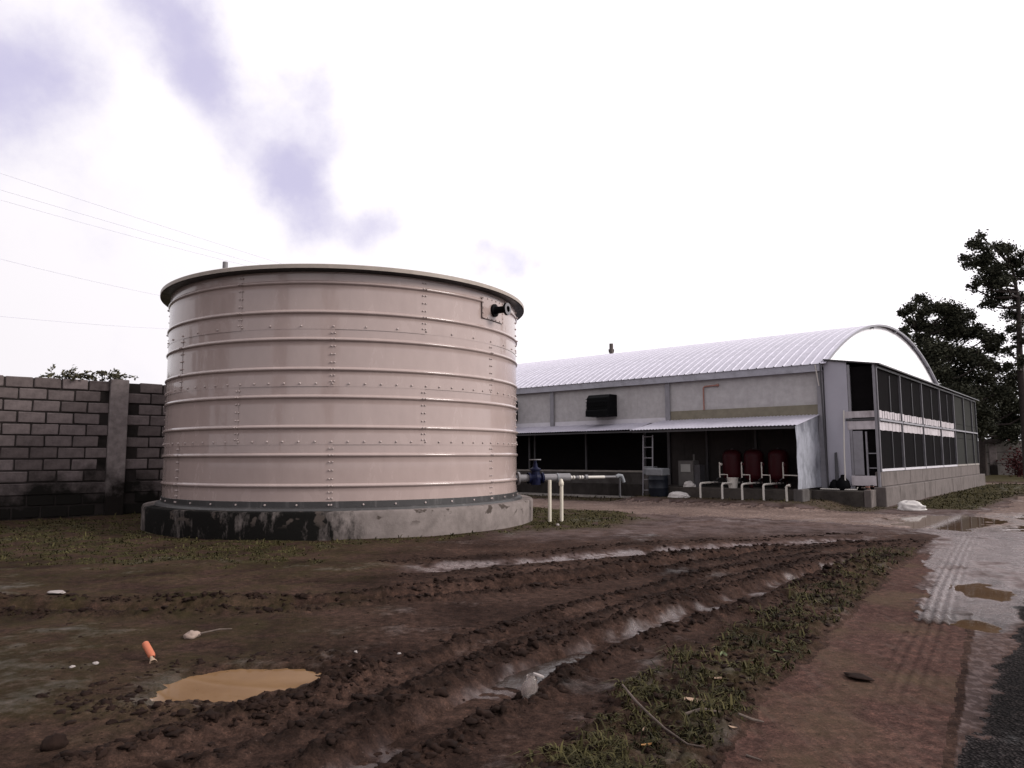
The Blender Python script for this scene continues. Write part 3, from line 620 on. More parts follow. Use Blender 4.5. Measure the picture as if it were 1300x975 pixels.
# ------------------------------------------------------------------ steel water tank on its concrete ring
def tank():
    fo = MB().lathe([(3.93, -.12), (3.935, .40), (3.92, .435), (3.90, .442), (0, .442)], 120)
    fo.v = [(x*(1+.0022*sin(5*atan2(y, x))+.0012*sin(23*atan2(y, x)+z*9)), y*(1+.0022*sin(5*atan2(y, x))), z) for x, y, z in fo.v]
    o = fo.obj('tank_foundation', 'stain_shade_concrete', None, True, (TC[0], TC[1], 0))
    tag(o, 'round concrete base ring with mouldy stains and painted shade beneath the big steel tank', 'foundation')
    root = thing('water_tank', 'large round beige bolted-steel water tank with rolled ribs on a concrete ring', 'tank', (TC[0], TC[1], .442))
    z0 = .579-.442; RH = .970; NP = 7; step = 2*pi/NP
    # panel mesh: rolled ribs at .265 and .77 m
    zz = [(-.028, .0)]
    def rib(c): return [(c-.040, 0), (c-.034, .004), (c-.024, .020), (c-.010, .031), (c+.004, .032), (c+.018, .024), (c+.030, .008), (c+.038, 0)]
    zz += [(.08, 0), (.16, 0)]+rib(.265)+[(.40, 0), (.52, 0), (.64, 0)]+rib(.77)+[(.88, 0), (RH, 0)]
    def panel(lift):
        m = MB(); n = 26; vs = []
        for z, dr in zz:
            for k in range(n+1):
                u = k/n; t = -.006+(step+.012)*u; r = TR+dr+.0055*u+lift*(1-max(0, z)/RH)
                vs.append((r*cos(t), r*sin(t), z))
        fs = [(i*(n+1)+k, i*(n+1)+k+1, (i+1)*(n+1)+k+1, (i+1)*(n+1)+k) for i in range(len(zz)-1) for k in range(n)]
        return m.add(vs, fs).mesh('shell_panel', 'tank_paint', True)
    pm = panel(.006)
    for ring in range(4):
        ph = rad(-82.0) if ring in (0, 2) else rad(-108.4)
        for k in range(NP):
            link('shell_panel', pm, root, (0, 0, z0+ring*RH), ph+k*step)
    # bolts, joined: each is only a few millimetres proud
    bm = MB()
    def bolt(t, z, r=.0165, extra=.010):
        c = Vector(((TR+extra)*cos(t), (TR+extra)*sin(t), z)); bm.lathe([(r, -.004), (r, .010), (r*.55, .018), (0, .019)], 7, c, (cos(t), sin(t), 0))
    for ring in range(4):
        ph = rad(-82.0) if ring in (0, 2) else rad(-108.4)
        for k in range(NP):
            for q in range(8):
                for dt in (-.0075, .0075): bolt(ph+k*step+dt+.0, z0+ring*RH+[.06, .16, .265, .38, .52, .655, .77, .88][q], .0145, .012 if q not in (2, 6) else .042)
        per = 12 if ring in (1, 2) else 6
        if ring:
            for k in range(NP*per): bolt(rad(-82.0)+k*step/per, z0+ring*RH+.022, .017, .012)
    o = bm.obj('bolts', 'bolt_steel', root); o['kind'] = 'stuff'
    top = z0+4*RH
    MB().lathe([(TR+.004, top-.02), (TR+.01, top+.012), (3.755, top+.006), (3.77, top+.004), (3.77, top+.070), (3.75, top+.082), (0, top+.26)], 140).obj('roof_rim', 'tank_rim', root, True)
    MB().lathe([(TR-.01, top-.015), (3.748, top-.004), (3.748, top+.012)], 140).obj('rim_shade', 'shade_black', root, True)  # black strip paints the shade under the rim overhang
    MB().lathe([(TR+.006, z0+.012), (TR+.022, z0+.005), (TR+.024, z0-.085), (TR+.10, z0-.100), (TR+.13, z0-.137)], 140).obj('base_flange', 'flange_steel', root, True)
    b2 = MB()
    for k in range(NP*6):
        t = rad(-82)+k*step/6
        for dt in ((-.006, .006) if k % 6 == 0 else (0,)): b2.lathe([(.016, 0), (.016, .014), (0, .018)], 7, ((TR+.022)*cos(t+dt), (TR+.022)*sin(t+dt), z0-.045), (cos(t), sin(t), 0))
    o = b2.obj('flange_bolts', 'bolt_steel', root); o['kind'] = 'stuff'
    v = MB().tube([(-1.55, -3.1, top+.08), (-1.55, -3.1, top+.29)], .045, 14); v.obj('vent_pipe', 'pvc_grey', root, True)
    # overflow outlet under the rim with its doubling plate
    t = rad(-29.3); zc = 4.13-.442; d = Vector((cos(t), sin(t), 0))
    pl = MB(); n = 10; vs = []
    for i, z in enumerate((zc-.20, zc+.21)):
        for k in range(n+1):
            a = rad(-35.5)+rad(12.5)*k/n; vs.append(((TR+.036)*cos(a), (TR+.036)*sin(a), z))
    pl.add(vs, [(k, k+1, n+2+k, n+1+k) for k in range(n)]); plate = pl.obj('outlet_plate', 'tank_paint', root, True)
    sm = MB()
    for a in [rad(-35.1)+rad(11.7)*k/5 for k in range(6)]:
        for z in (zc-.18, zc+.19): sm.lathe([(.013, 0), (.013, .014), (0, .016)], 6, ((TR+.036)*cos(a), (TR+.036)*sin(a), z), (cos(a), sin(a), 0))
    for z in (zc-.1, zc, zc+.1):
        for a in (rad(-35.1), rad(-23.4)): sm.lathe([(.013, 0), (.013, .014), (0, .016)], 6, ((TR+.036)*cos(a), (TR+.036)*sin(a), z), (cos(a), sin(a), 0))
    o = sm.obj('plate_bolts', 'bolt_steel', plate); o['kind'] = 'stuff'
    nz = MB().lathe([(.125, .02), (.125, .075), (.08, .08), (.068, .10), (.068, .30), (.12, .302), (.12, .345), (.062, .347), (.058, .12)], 22, (d.x*TR, d.y*TR, zc), d)
    oo = nz.obj('overflow_outlet', 'black_plastic', root, True)
    fl = MB().lathe([(.062, .348), (.118, .350), (.118, .352), (.06, .356)], 22, (d.x*TR, d.y*TR, zc), d); fl.obj('outlet_flange', 'pvc_grey', oo, True)
tank()

# outlet pipe with gate valve
def outlet():
    base = Vector((.08, 15.35, 0)); D = Vector((2.15, .75, 0)).normalized(); rz = atan2(D.y, D.x)
    root = thing('outlet_pipe', 'grey water outlet pipe with blue gate valve leaving the side of the tank', 'pipe', base, rz); Z = .86; ax = (1, 0, 0)
    def seg(name, x0, x1, r, mat, par=root): return MB().lathe([(0, 0), (r, 0), (r, x1-x0), (0, x1-x0)], 18, (x0, 0, Z), ax).obj(name, mat, par, True)
    seg('nozzle_pipe', -.1, .28, .075, 'pvc_grey'); seg('nozzle_flange', .02, .06, .135, 'pvc_grey')
    vb = MB().lathe([(.12, .26), (.12, .30), (.085, .31), (.10, .36), (.13, .43), (.10, .50), (.085, .55), (.12, .56), (.12, .60)], 18, (0, 0, Z), ax)
    vb.lathe([(.10, 0), (.09, .12), (.12, .13), (.12, .16), (.055, .20), (.035, .30), (.03, .34)], 14, (.43, 0, Z+.03)); vb.lathe([(.11, -.14), (.12, -.05), (.12, .03)], 14, (.43, 0, Z))
    v = vb.obj('gate_valve', 'valve_blue', root, True)
    hw = MB(); n = 20; hw.tube([(.43+.115*cos(2*pi*k/n), .115*sin(2*pi*k/n), Z+.385) for k in range(n+1)], .012, 6)
    for k in range(4): hw.tube([(.43, 0, Z+.38), (.43+.115*cos(pi*k/2), .115*sin(pi*k/2), Z+.385)], .009, 5)
    hw.obj('handwheel', 'pvc_grey', v, True)
    seg('sleeve', .62, .93, .082, 'pvc_grey'); seg('coupling', .93, 1.22, .090, 'pvc_grey'); seg('collar', .915, .945, .098, 'lid_grey')
    for x in (1.24, 1.30, 1.38, 1.44, 1.50): seg('reducer_ring', x, x+.035, .040, 'pvc_white' if x != 1.38 else 'pvc_grey')
    seg('reducer', 1.20, 1.60, .030, 'pvc_grey'); seg('union', 1.58, 1.64, .055, 'pvc_grey'); seg('white_pipe', 1.64, 2.05, .032, 'pvc_white')
    seg('grey_pipe', 2.05, 2.38, .028, 'pvc_grey')
    MB().tube([(2.34, 0, Z), (2.40, 0, Z+.03), (2.47, 0, Z+.02), (2.50, 0, Z-.06), (2.52, 0, Z-.12)], .042, 10).obj('elbow', 'lid_grey', root, True)
    MB().tube([(2.42, 0, Z), (2.42, 0, .42)], .024, 8).obj('drop_pipe', 'dark_steel', root, True)
outlet()
for (x, y, cap) in ((.745, 14.77, 0), (.985, 14.80, 1)):
    g = ground_z(x, y)
    p = thing('standpipe', 'cream upright standpipe with a capped top beside the tank' if cap else 'plain cream upright standpipe with open top beside the tank', 'pipe', (x, y, g))
    r = .036; MB().tube([(0, 0, -.06), (.006, 0, .83 if not cap else .78)], r, 14).obj('pipe', 'pvc_cream', p, True)
    if cap: MB().lathe([(.037, .70), (.050, .72), (.050, .78), (.040, .80), (.030, .84), (.0, .85)], 14).obj('cap', 'pvc_cream', p, True)

# ------------------------------------------------------------------ the arched farm building
RW, RISE, EAVE, BLEN = 16.6, 1.95, 3.86, 23.0
RR = ((RW/2)**2+RISE**2)/(2*RISE)
def arch(b): return EAVE+RISE-RR+sqrt(max(0, RR*RR-(b-RW/2)**2))
def building():
    root = thing('farm_building', 'long grey farm building with arched white metal roof and screened porch', 'building', (BX, BY, 0), BA)
    P = lambda mb, n, mat, par=root, sm=False: mb.obj(n, mat, par, sm)
    cols = [-22.9, -18.35, -13.8, -9.22, -4.70, -.09]
    for a in cols:
        zb = 0 if a > -1 else 2.30
        m = MB().box(a-.08, a+.08, -.085, -.070, zb, 3.62).box(a-.08, a+.08, .03, .045, zb, 3.62).box(a-.012, a+.012, -.07, .03, zb, 3.62); P(m, 'column', 'grey_steel')
    P(MB().box(-4.76, -4.67, -.06, .0, 0, 2.36), 'post', 'dark_steel')
    # eave beam: channel with a lip
    P(MB().box(-BLEN, .0, -.16, -.14, 3.60, 3.81).box(-BLEN, .0, -.14, -.06, 3.60, 3.615).box(-BLEN, .0, -.14, .02, 3.795, 3.81), 'eave_beam', 'fascia_steel')
    for i in range(len(cols)-1):
        a0, a1 = cols[i]+.03, cols[i+1]-.03
        w = P(MB().box(a0, a1, -.012, .02, 2.40, 3.62), 'wall_panel', 'sheet_wall')
        if i < 4: P(MB().box(a0+.05, a1-.05, -.03, -.014, 2.36, 2.52), 'flashing', 'white_flashing', w)
        else: P(MB().box(a0+.05, a1-.05, -.05, -.014, 2.42, 2.70), 'timber_strip', 'olive_board', w)
    # lower side wall with netted openings
    P(MB().box(-BLEN, -5.55, -.05, .15, -.1, .80), 'low_wall', 'low_wall_concrete')
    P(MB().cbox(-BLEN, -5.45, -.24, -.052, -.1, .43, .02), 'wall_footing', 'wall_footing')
    P(MB().box(-BLEN, -5.6, -.09, .16, .802, .86), 'sill', 'kerb_concrete')
    P(MB().box(-BLEN, -5.2, -.62, -.245, -.1, .05), 'kerb', 'kerb_concrete')
    a = -BLEN
    for a0, a1 in ((-22.9, -18.4), (-18.3, -13.9), (-13.7, -10.1), (-10.0, -7.88), (-7.80, -5.62)):
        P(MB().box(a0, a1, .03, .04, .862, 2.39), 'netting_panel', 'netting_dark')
    for a0 in (-13.8, -10.30, -10.05, -7.84, -5.58): P(MB().box(a0-.03, a0+.03, -.03, .03, .862, 2.39), 'post', 'dark_steel')
    P(MB().box(-5.5, -4.75, .20, .24, 0, 2.39), 'door_panel', 'netting_dark')
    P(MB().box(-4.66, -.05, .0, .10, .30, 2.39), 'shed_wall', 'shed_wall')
    for q in (-3.45, -1.95): P(MB().box(q-.035, q+.035, -.06, -.002, .46, 2.39), 'shed_post', 'dark_steel')
    P(MB().box(-BLEN, -.02, .25, .30, 0, 3.6), 'interior_shade', 'interior_dark')  # black sheet stands in for the unlit interior behind the netting
    # shed plinth
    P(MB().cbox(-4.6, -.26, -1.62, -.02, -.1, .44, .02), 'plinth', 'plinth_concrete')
    # lean-to roofs of corrugated sheet
    def corr(a0, a1, zt, zb, off, mat='galvanised', name='lean_to_sheet', w=.95):
        n = max(1, round((a1-a0)/w)); w = (a1-a0)/n
        for k in range(n):
            m = MB(); vs = []; N = 48
            for j in range(4):
                for i in range(N+1):
                    x = a0+k*w+(w+.04)*i/N; u = j/3; vs.append((x, -.02-off*u, zt+(zb-zt)*u+.011*sin(x*2*pi/.10)+.003*(k % 2)))
            m.add(vs, [(j*(N+1)+i, (j+1)*(N+1)+i, (j+1)*(N+1)+i+1, j*(N+1)+i+1) for j in range(3) for i in range(N)])
            m.add([(x, y, z-.004) for x, y, z in vs], [(j*(N+1)+i, j*(N+1)+i+1, (j+1)*(N+1)+i+1, (j+1)*(N+1)+i) for j in range(3) for i in range(N)])
            P(m, name, mat, root, True)
    corr(-22.9, -5.35, 2.38, 2.13, 1.15, 'roof_metal'); corr(-4.95, -.17, 2.43, 2.08, 1.95, 'roof_metal')
    P(MB().box(-4.9, -.2, -1.93, -1.87, 1.995, 2.055), 'lean_to_purlin', 'dark_steel'); P(MB().box(-22.9, -5.4, -1.12, -1.07, 2.04, 2.09), 'lean_to_purlin', 'dark_steel')
    for q in (-4.8, -3.2, -1.7, -.3): P(MB().add([(q-.03, -.02, 2.33), (q+.03, -.02, 2.33), (q+.03, -1.9, 1.99), (q-.03, -1.9, 1.99), (q-.03, -.02, 2.39), (q+.03, -.02, 2.39), (q+.03, -1.9, 2.05), (q-.03, -1.9, 2.05)], [(0,3,2,1),(4,5,6,7),(0,1,5,4),(2,3,7,6),(1,2,6,5),(0,4,7,3)]), 'lean_to_rafter', 'dark_steel')
    # galvanised end sheet closing the shed, on a block
    m = MB(); n = 14; vs = []
    for j in range(9):
        for i in range(n+1):
            u = i/n; y = -1.93+1.86*u; zt = 2.05+.34*u; zb = .47; z = zb+(zt-zb)*j/8; vs.append((-.17+.015*sin(u*7+j*.4)+.01*sin(j*1.3+u*3), y, z))
    m.add(vs, [(j*(n+1)+i, j*(n+1)+i+1, (j+1)*(n+1)+i+1, (j+1)*(n+1)+i) for j in range(8) for i in range(n)])
    m.add([(x-.006, y, z) for x, y, z in vs], [(j*(n+1)+i, (j+1)*(n+1)+i, (j+1)*(n+1)+i+1, j*(n+1)+i+1) for j in range(8) for i in range(n)]); P(m, 'end_sheet', 'galvanised', root, True)
    P(MB().cbox(-.30, -.06, -1.92, -1.40, .0, .468, .02), 'footing_block', 'low_wall_concrete')
    # fan hoods
    for q in (-7.0, -11.25):
        prof = [(-.0, 3.34), (-.42, 3.34), (-.52, 3.24), (-.56, 3.06), (-.56, 2.86), (-.62, 2.80), (-.62, 2.62), (-.0, 2.62)]
        m = MB(); m.add([(q-.42, y-.014, z) for y, z in prof]+[(q+.42, y-.014, z) for y, z in prof], [tuple(range(7, -1, -1)), tuple(range(8, 16))]+[(i, (i+1) % 8, 8+(i+1) % 8, 8+i) for i in range(8)])
        h = P(m, 'fan_hood', 'black_plastic')
        for k in range(4): P(MB().box(q-.43, q+.43, -.60, -.585, 2.86+.11*k, 2.88+.11*k), 'hood_rib', 'black_plastic', h)
    P(MB().tube([(-3.5, -.05, 2.70), (-3.5, -.05, 3.36), (-3.47, -.05, 3.40), (-3.42, -.05, 3.41), (-3.05, -.05, 3.42)], .022, 8).lathe([(.04, 0), (.04, .07), (0, .08)], 10, (-3.08, -.05, 3.42), (1, 0, 0)), 'conduit', 'copper_paint', root, True)
    P(MB().tube([(-.02, -.19, 3.80), (-.03, -.18, 3.3), (.02, -.13, .44)], .022, 8), 'downpipe', 'dark_steel', root, True)
    P(MB().tube([(-.16, -.18, 3.78), (-.10, -.12, 3.2)], .018, 6), 'drip_pipe', 'pvc_white', root, True)
    # arched roof: ribbed sheets, each lapped over the next
    SW = 1.0; NS = 23; NA = 34; prof = []
    for k in range(4):
        q = k*.25; prof += [(q, 0), (q+.10, 0), (q+.115, .022), (q+.14, .022), (q+.155, 0)]
    prof.append((1.03, 0)); th0 = math.asin((RW/2+.175)/RR); vs = []
    for j in range(NA+1):
        t = -th0+2*th0*j/NA
        for x, h in prof: vs.append((x, RW/2+(RR+.03+h+.004*(1-x))*sin(t), EAVE+RISE-RR+(RR+.03+h+.004*(1-x))*cos(t)))
    n = len(prof); m = MB().add(vs, [(j*n+i, j*n+i+1, (j+1)*n+i+1, (j+1)*n+i) for j in range(NA) for i in range(n-1)]); sm = m.mesh('roof_sheet', 'roof_metal')
    for k in range(NS): link('roof_sheet', sm, root, (-BLEN+.09+k*SW, 0, 0))
    # gable end
    for k in range(6):
        b0, b1 = RW/6*k+.006, RW/6*(k+1)-.006; pts = [b0+(b1-b0)*i/8 for i in range(9)]; m = MB()
        front = [(.0, b, arch(b)-.01) for b in pts]+[(.0, b1, 3.72), (.0, b0, 3.72)]; kk = len(front)
        m.add(front+[(x-.03, y, z) for x, y, z in front], [tuple(range(kk))[::-1], tuple(range(kk, 2*kk))]+[(i, (i+1) % kk, kk+(i+1) % kk, kk+i) for i in range(kk)]); P(m, 'gable_sheet', 'gable_white')
    def arc_strip(a0, a1, dz0, dz1, lo, hi):
        m = MB(); vs = []; N = 40
        for i in range(N+1):
            b = lo+(hi-lo)*i/N; z = arch(min(max(b, .0), RW)); vs += [(a0, b, z+dz0), (a1, b, z+dz0), (a1, b, z+dz1), (a0, b, z+dz1)]
        return m.add(vs, [(i*4+j, i*4+(j+1) % 4, i*4+4+(j+1) % 4, i*4+4+j) for i in range(N) for j in range(4)])
    P(arc_strip(.125, .14, -.02, .045, .0, RW), 'barge_trim', 'grey_steel')
    for b in (5.2, 8.3, 11.4, 14.0): P(MB().box(.0, .12, b-.03, b+.03, arch(b)-.07, arch(b)-.01), 'trim_bracket', 'grey_steel')
    # black sheet painted as the interior's shade, and far walls
    P(MB().box(-.06, -.03, .1, RW-.1, 0, 3.72), 'interior_shade', 'interior_dark')
    P(MB().box(-BLEN, -.06, RW-.03, RW+.02, 0, 3.84), 'back_wall', 'sheet_wall_side')
    P(MB().box(-BLEN-.03, -BLEN, 0, RW, 0, 3.84), 'end_wall', 'sheet_wall_side')
    # ---- screened porch along the gable
    PO = 1.29
    m = MB(); vs = []
    for j in range(2):
        for i in range(2):
            vs.append((.02 if j == 0 else PO+.14, -.10 if i == 0 else RW+.35, (3.93 if j == 0 else 3.70)))
    m.add(vs+[(x, y, z-.035) for x, y, z in vs], [(0,2,3,1),(4,5,7,6),(0,1,5,4),(2,6,7,3),(0,4,6,2),(1,3,7,5)]); P(m, 'porch_roof', 'dark_steel')
    # side of the porch: grey sheet, frame, opening with rails
    P(MB().add([(.012, -.035, .40), (.60, -.035, .40), (.60, -.035, 3.79), (.012, -.035, 3.89), (.012, -.02, .40), (.60, -.02, .40), (.60, -.02, 3.79), (.012, -.02, 3.89)], [(0,1,2,3),(7,6,5,4),(0,4,5,1),(1,5,6,2),(2,6,7,3),(3,7,4,0)]), 'side_sheet', 'sheet_wall_side')
    for q in (.64, 1.26): P(MB().box(q-.03, q+.03, -.04, .02, .40, 3.72), 'porch_post', 'grey_steel')
    P(MB().box(.98, 1.02, -.035, .015, .42, 1.93), 'door_post', 'grey_steel')
    for z in (1.36, .98): P(MB().box(1.03, 1.23, -.03, .0, z-.012, z+.012), 'door_rail', 'grey_steel')
    P(MB().box(.67, 1.23, .022, .03, 2.50, 3.66), 'netting_panel', 'netting_dark'); P(MB().box(.67, 1.23, .022, .03, .42, 1.95), 'netting_panel', 'netting_dark')
    P(MB().box(.50, 1.23, -.05, -.041, 2.30, 2.47), 'rolled_curtain', 'curtain_white'); P(MB().box(.56, 1.23, -.045, -.041, 1.99, 2.21), 'rolled_curtain', 'curtain_white')
    P(MB().box(.52, 1.23, -.06, -.052, 2.225, 2.275), 'curtain_rail', 'dark_steel')
    P(MB().box(.68, .92, -.05, -.042, .80, 1.95), 'side_board', 'grey_steel')
    P(MB().cbox(.60, 1.20, -.075, -.052, .52, .78, .006), 'cloth', 'curtain_white')
    # platform in front of the side opening
    P(MB().cbox(-.35, 1.02, -.62, -.05, -.1, .40, .02), 'platform', 'plinth_concrete'); P(MB().cbox(1.025, 1.20, -.64, -.06, -.1, .43, .015), 'platform_end', 'porch_concrete')
    # low block wall with footing
    L0, nU, nD = RW-.0, 10, 11
    for k in range(nU):
        b0, b1 = L0/nU*k+.01, L0/nU*(k+1)-.01; P(MB().cbox(PO-.13+random.uniform(-.006, .006), PO+.02+random.uniform(-.006, .006), b0, b1, .50, .885, .012), 'wall_block', 'porch_concrete')
    for k in range(nD):
        b0, b1 = -.12+(L0+.75)/nD*k+.008, -.12+(L0+.75)/nD*(k+1)-.008; P(MB().cbox(PO-.15, PO+.13+random.uniform(-.006, .006), b0, b1, -.12, .493, .014), 'footing_block', 'porch_concrete')
    P(MB().box(PO-.11, PO+.0, .02, RW-.02, .1, .88), 'wall_core', 'low_wall_concrete')
    posts = [.02, 2.63, 5.53, 8.47, 11.21, 13.4, 15.42, 16.55]
    for q in posts: P(MB().box(PO-.035, PO+.035, q-.035, q+.035, .89, 3.70), 'porch_post', 'post_steel' if q < 12 else 'dark_steel')
    for i in range(len(posts)-1):
        b0, b1 = posts[i]+.045, posts[i+1]-.045; nm = 'netting_dark' if i < 4 else 'netting_green'
        P(MB().box(PO-.03, PO-.02, b0, b1, 2.50, 3.68), 'netting_panel', nm); P(MB().box(PO-.03, PO-.02, b0, b1, .96, 1.95), 'netting_panel', nm)
        P(MB().box(PO-.06, PO+.03, b0, b1, .892, .955), 'sill', 'white_flashing' if i < 4 else 'kerb_concrete')
        if i < 4:
            m = MB(); N = 30; vs = []                       # gathered white curtain, upper roll
            for z in (2.29, 2.49):
                for k in range(N+1): vs.append((PO-.005+.012*sin(k*1.9+i), b0+(b1-b0)*k/N, z+.008*sin(k*.7)))
            m.add(vs, [(k, k+1, N+2+k, N+1+k) for k in range(N)]); P(m, 'rolled_curtain', 'curtain_white', root, True)
            m = MB(); vs = []
            for z in (1.97, 2.20):
                for k in range(N+1): vs.append((PO-.005+.008*sin(k*1.3+i), b0+(b1-b0)*k/N, z+.006*sin(k*.9)))
            m.add(vs, [(k, k+1, N+2+k, N+1+k) for k in range(N)]); P(m, 'rolled_curtain', 'curtain_white', root, True)
            P(MB().box(PO-.015, PO-.012, b0, b1, 1.96, 2.49), 'netting_panel', nm)
            c = (b0+b1)/2+.15
            P(MB().box(PO-.018, PO+.008, c-.02, c+.02, .96, 1.95), 'thin_post', 'dark_steel'); P(MB().box(PO-.018, PO+.008, c-.02, c+.02, 2.50, 3.5), 'thin_post', 'dark_steel')
        else:
            P(MB().box(PO-.03, PO-.02, b0, b1, 1.96, 2.49), 'netting_panel', nm)
        P(MB().box(PO-.02, PO+.05, b0, b1, 2.215, 2.265), 'rail', 'grey_steel')
    P(MB().box(PO-.03, PO+.03, .05, RW, 3.60, 3.66), 'top_rail', 'dark_steel')
    P(MB().box(.02, PO, RW-.05, RW-.02, .5, 3.7), 'end_netting', 'netting_green')
    P(MB().box(.0, PO-.16, .05, RW-.05, -.1, .40), 'porch_floor', 'plinth_concrete')
building()

# ------------------------------------------------------------------ things in and around the shed
def lt(name, label, cat, a, off, z, group=None, rz=0): return thing(name, label, cat, bw(a, -off, z), BA+rz, group)
for i, (a, lab) in enumerate(((-2.36, 'dark red pressure tank at the end next to the white bucket'), (-1.74, 'dark red pressure tank standing between two others under the lean-to'), (-1.06, 'dark red pressure tank at the end next to the galvanised sheet'))):
    t = lt('pressure_tank', lab, 'tank', a, .75, .44, 'red pressure tanks under the lean-to')
    MB().lathe([(0, .16), (.10, .16), (.20, .20), (.262, .29), (.268, .36), (.268, .86), (.262, .93), (.20, 1.01), (.10, 1.045), (0, 1.05)], 28).obj('vessel', 'tank_red', t, True)
    for k in range(3): q = 2*pi*k/3+.5; MB().box(-.03, .03, -.012, .012, 0, .28, Matrix.Translation((.2*cos(q), .2*sin(q), 0)) @ Matrix.Rotation(q+pi/2, 4, 'Z')).obj('leg', 'tank_red', t)
    MB().lathe([(.03, 1.04), (.03, 1.08), (0, 1.085)], 10).obj('air_valve', 'dark_steel', t, True)
for i, (a, lab) in enumerate(((-2.80, 'white elbow drain pipe beside the white sack, with thin riser'), (-2.17, 'white elbow drain pipe in front of the white bucket, with thin riser'), (-1.62, 'white elbow drain pipe before the middle red tank, with thin riser'), (-1.05, 'white elbow drain pipe next to the galvanised sheet, with thin riser'))):
    g = ground_z(*bw(a, -1.95).xy)
    t = lt('drain_pipe', lab, 'pipe', a, 1.92, g, 'white drain pipes at the shed plinth'); Z = .575-g
    MB().tube([(0, 0, -.04), (0, 0, Z-.05), (.01, .01, Z-.015), (.04, .035, Z), (.10, .4, Z+.005)], .029, 12).obj('elbow_pipe', 'pvc_white', t, True)
    MB().tube([(.10, .38, Z+.005), (.17, .95, Z+.01)], .022, 8).obj('thin_pipe', 'pvc_white', t, True)
    for u in (.35, .7): MB().lathe([(.032, 0), (.032, .06), (0, .06)], 10, (.10+.07*u, .38+.57*u, Z+.005), (.12, 1, 0)).obj('coupling', 'pvc_grey', t, True)
    rx = .33; MB().tube([(rx, .55, .72-g), (rx, .55, 1.14-g)], .018, 8).obj('riser', 'pvc_white', t, True)
    br = [(rx, .55, .80-g), (rx+.24, .50, .80-g)] + ([(rx+.24, .50, .56-g), (rx+.12, .40, Z)] if i < 3 else [(rx+.42, .48, .79-g)])
    MB().tube(br, .016, 8).obj('branch_pipe', 'pvc_white', t, True)
    MB().tube([(rx, .55, .73-g), (rx-.12, .62, .66-g), (.17, .93, Z+.01)], .018, 8).obj('foot_pipe', 'dark_steel', t, True)
    MB().lathe([(.035, 0), (.035, .05), (0, .05)], 8, (rx+.02, .55, 1.08-g), (1, 0, 0)).obj('valve', 'tank_red' if i else 'pvc_white', t, True)
g = ground_z(*bw(-.42, -1.98).xy)
t = lt('corner_pipe', 'short white pipe with elbow at the foot of the galvanised sheet', 'pipe', -.44, 1.98, g)
MB().tube([(0, 0, -.04), (0, 0, .52-g), (.02, 0, .55-g), (.08, 0, .56-g)], .030, 10).obj('pipe', 'pvc_white', t, True)
MB().lathe([(.036, 0), (.036, .05), (.03, .05)], 10, (.05, 0, .56-g), (1, 0, 0)).obj('elbow_socket', 'pvc_white', t, True)
t = lt('bucket', 'white plastic bucket on the shed plinth before the red tanks', 'bucket', -2.08, 1.42, .44)
MB().lathe([(0, 0), (.115, 0), (.145, .26), (.152, .262), (.152, .28), (.138, .28), (.11, .02), (0, .02)], 20).obj('pail', 'pvc_white', t, True)
MB().tube([(.15*cos(q), .15*sin(q)*.3-.10, .26-.10*sin(q)) for q in [pi*k/8 for k in range(9)]], .004, 5).obj('handle', 'grey_steel', t)
t = lt('control_cabinet', 'grey metal pump cabinet with white front panel under the lean-to', 'cabinet', -3.52, 1.10, .44)
MB().cbox(-.25, .22, -.2, .2, 0, .74, .015).obj('housing', 'cabinet_grey', t); MB().box(-.16, .14, -.212, -.201, .42, .64).obj('front_panel', 'panel_white', t)
MB().box(.225, .40, -.15, .2, .0, .62).obj('side_box', 'dark_steel', t); MB().tube([(.18, -.05, .73), (.18, -.05, .92)], .028, 8).obj('exhaust_pipe', 'cabinet_grey', t, True)
t = lt('drum', 'dark blue drum with pale grey lid beside the ladder', 'drum', -4.12, 1.85, ground_z(*bw(-4.12, -1.85).xy))
MB().lathe([(0, 0), (.27, 0), (.28, .03), (.28, .22), (.29, .24), (.28, .26), (.28, .46), (.29, .48), (.28, .50), (.27, .58), (0, .58)], 28).obj('body', 'drum_blue', t, True)
MB().cbox(-.28, .26, -.24, .24, .582, .80, .03).obj('lid_box', 'lid_grey', t)
t = lt('plastic_crate', 'small grey box on a stand behind the ladder rungs', 'box', -4.72, 1.2, ground_z(*bw(-4.72, -1.2).xy))
MB().cbox(-.16, .16, -.15, .15, .60, .84, .02).obj('box', 'lid_grey', t); MB().box(-.14, .14, -.13, .13, 0, .6).obj('stand', 'low_wall_concrete', t)
g = ground_z(*bw(-4.45, -1.75).xy)
t = lt('ladder', 'steel ladder leaning up to the lean-to roof edge', 'ladder', -4.50, 1.72, g)
for s in (-.16, .15): MB().tube([(s, -.06, -.03), (s, .02, 1.93-g)], .020, 8).obj('rail', 'grey_steel', t, True)
for k in range(6): MB().tube([(-.16, -.05+.08*k/6, .16+.31*k), (.15, -.05+.08*k/6, .16+.31*k)], .014, 6).obj('rung', 'grey_steel', t, True)
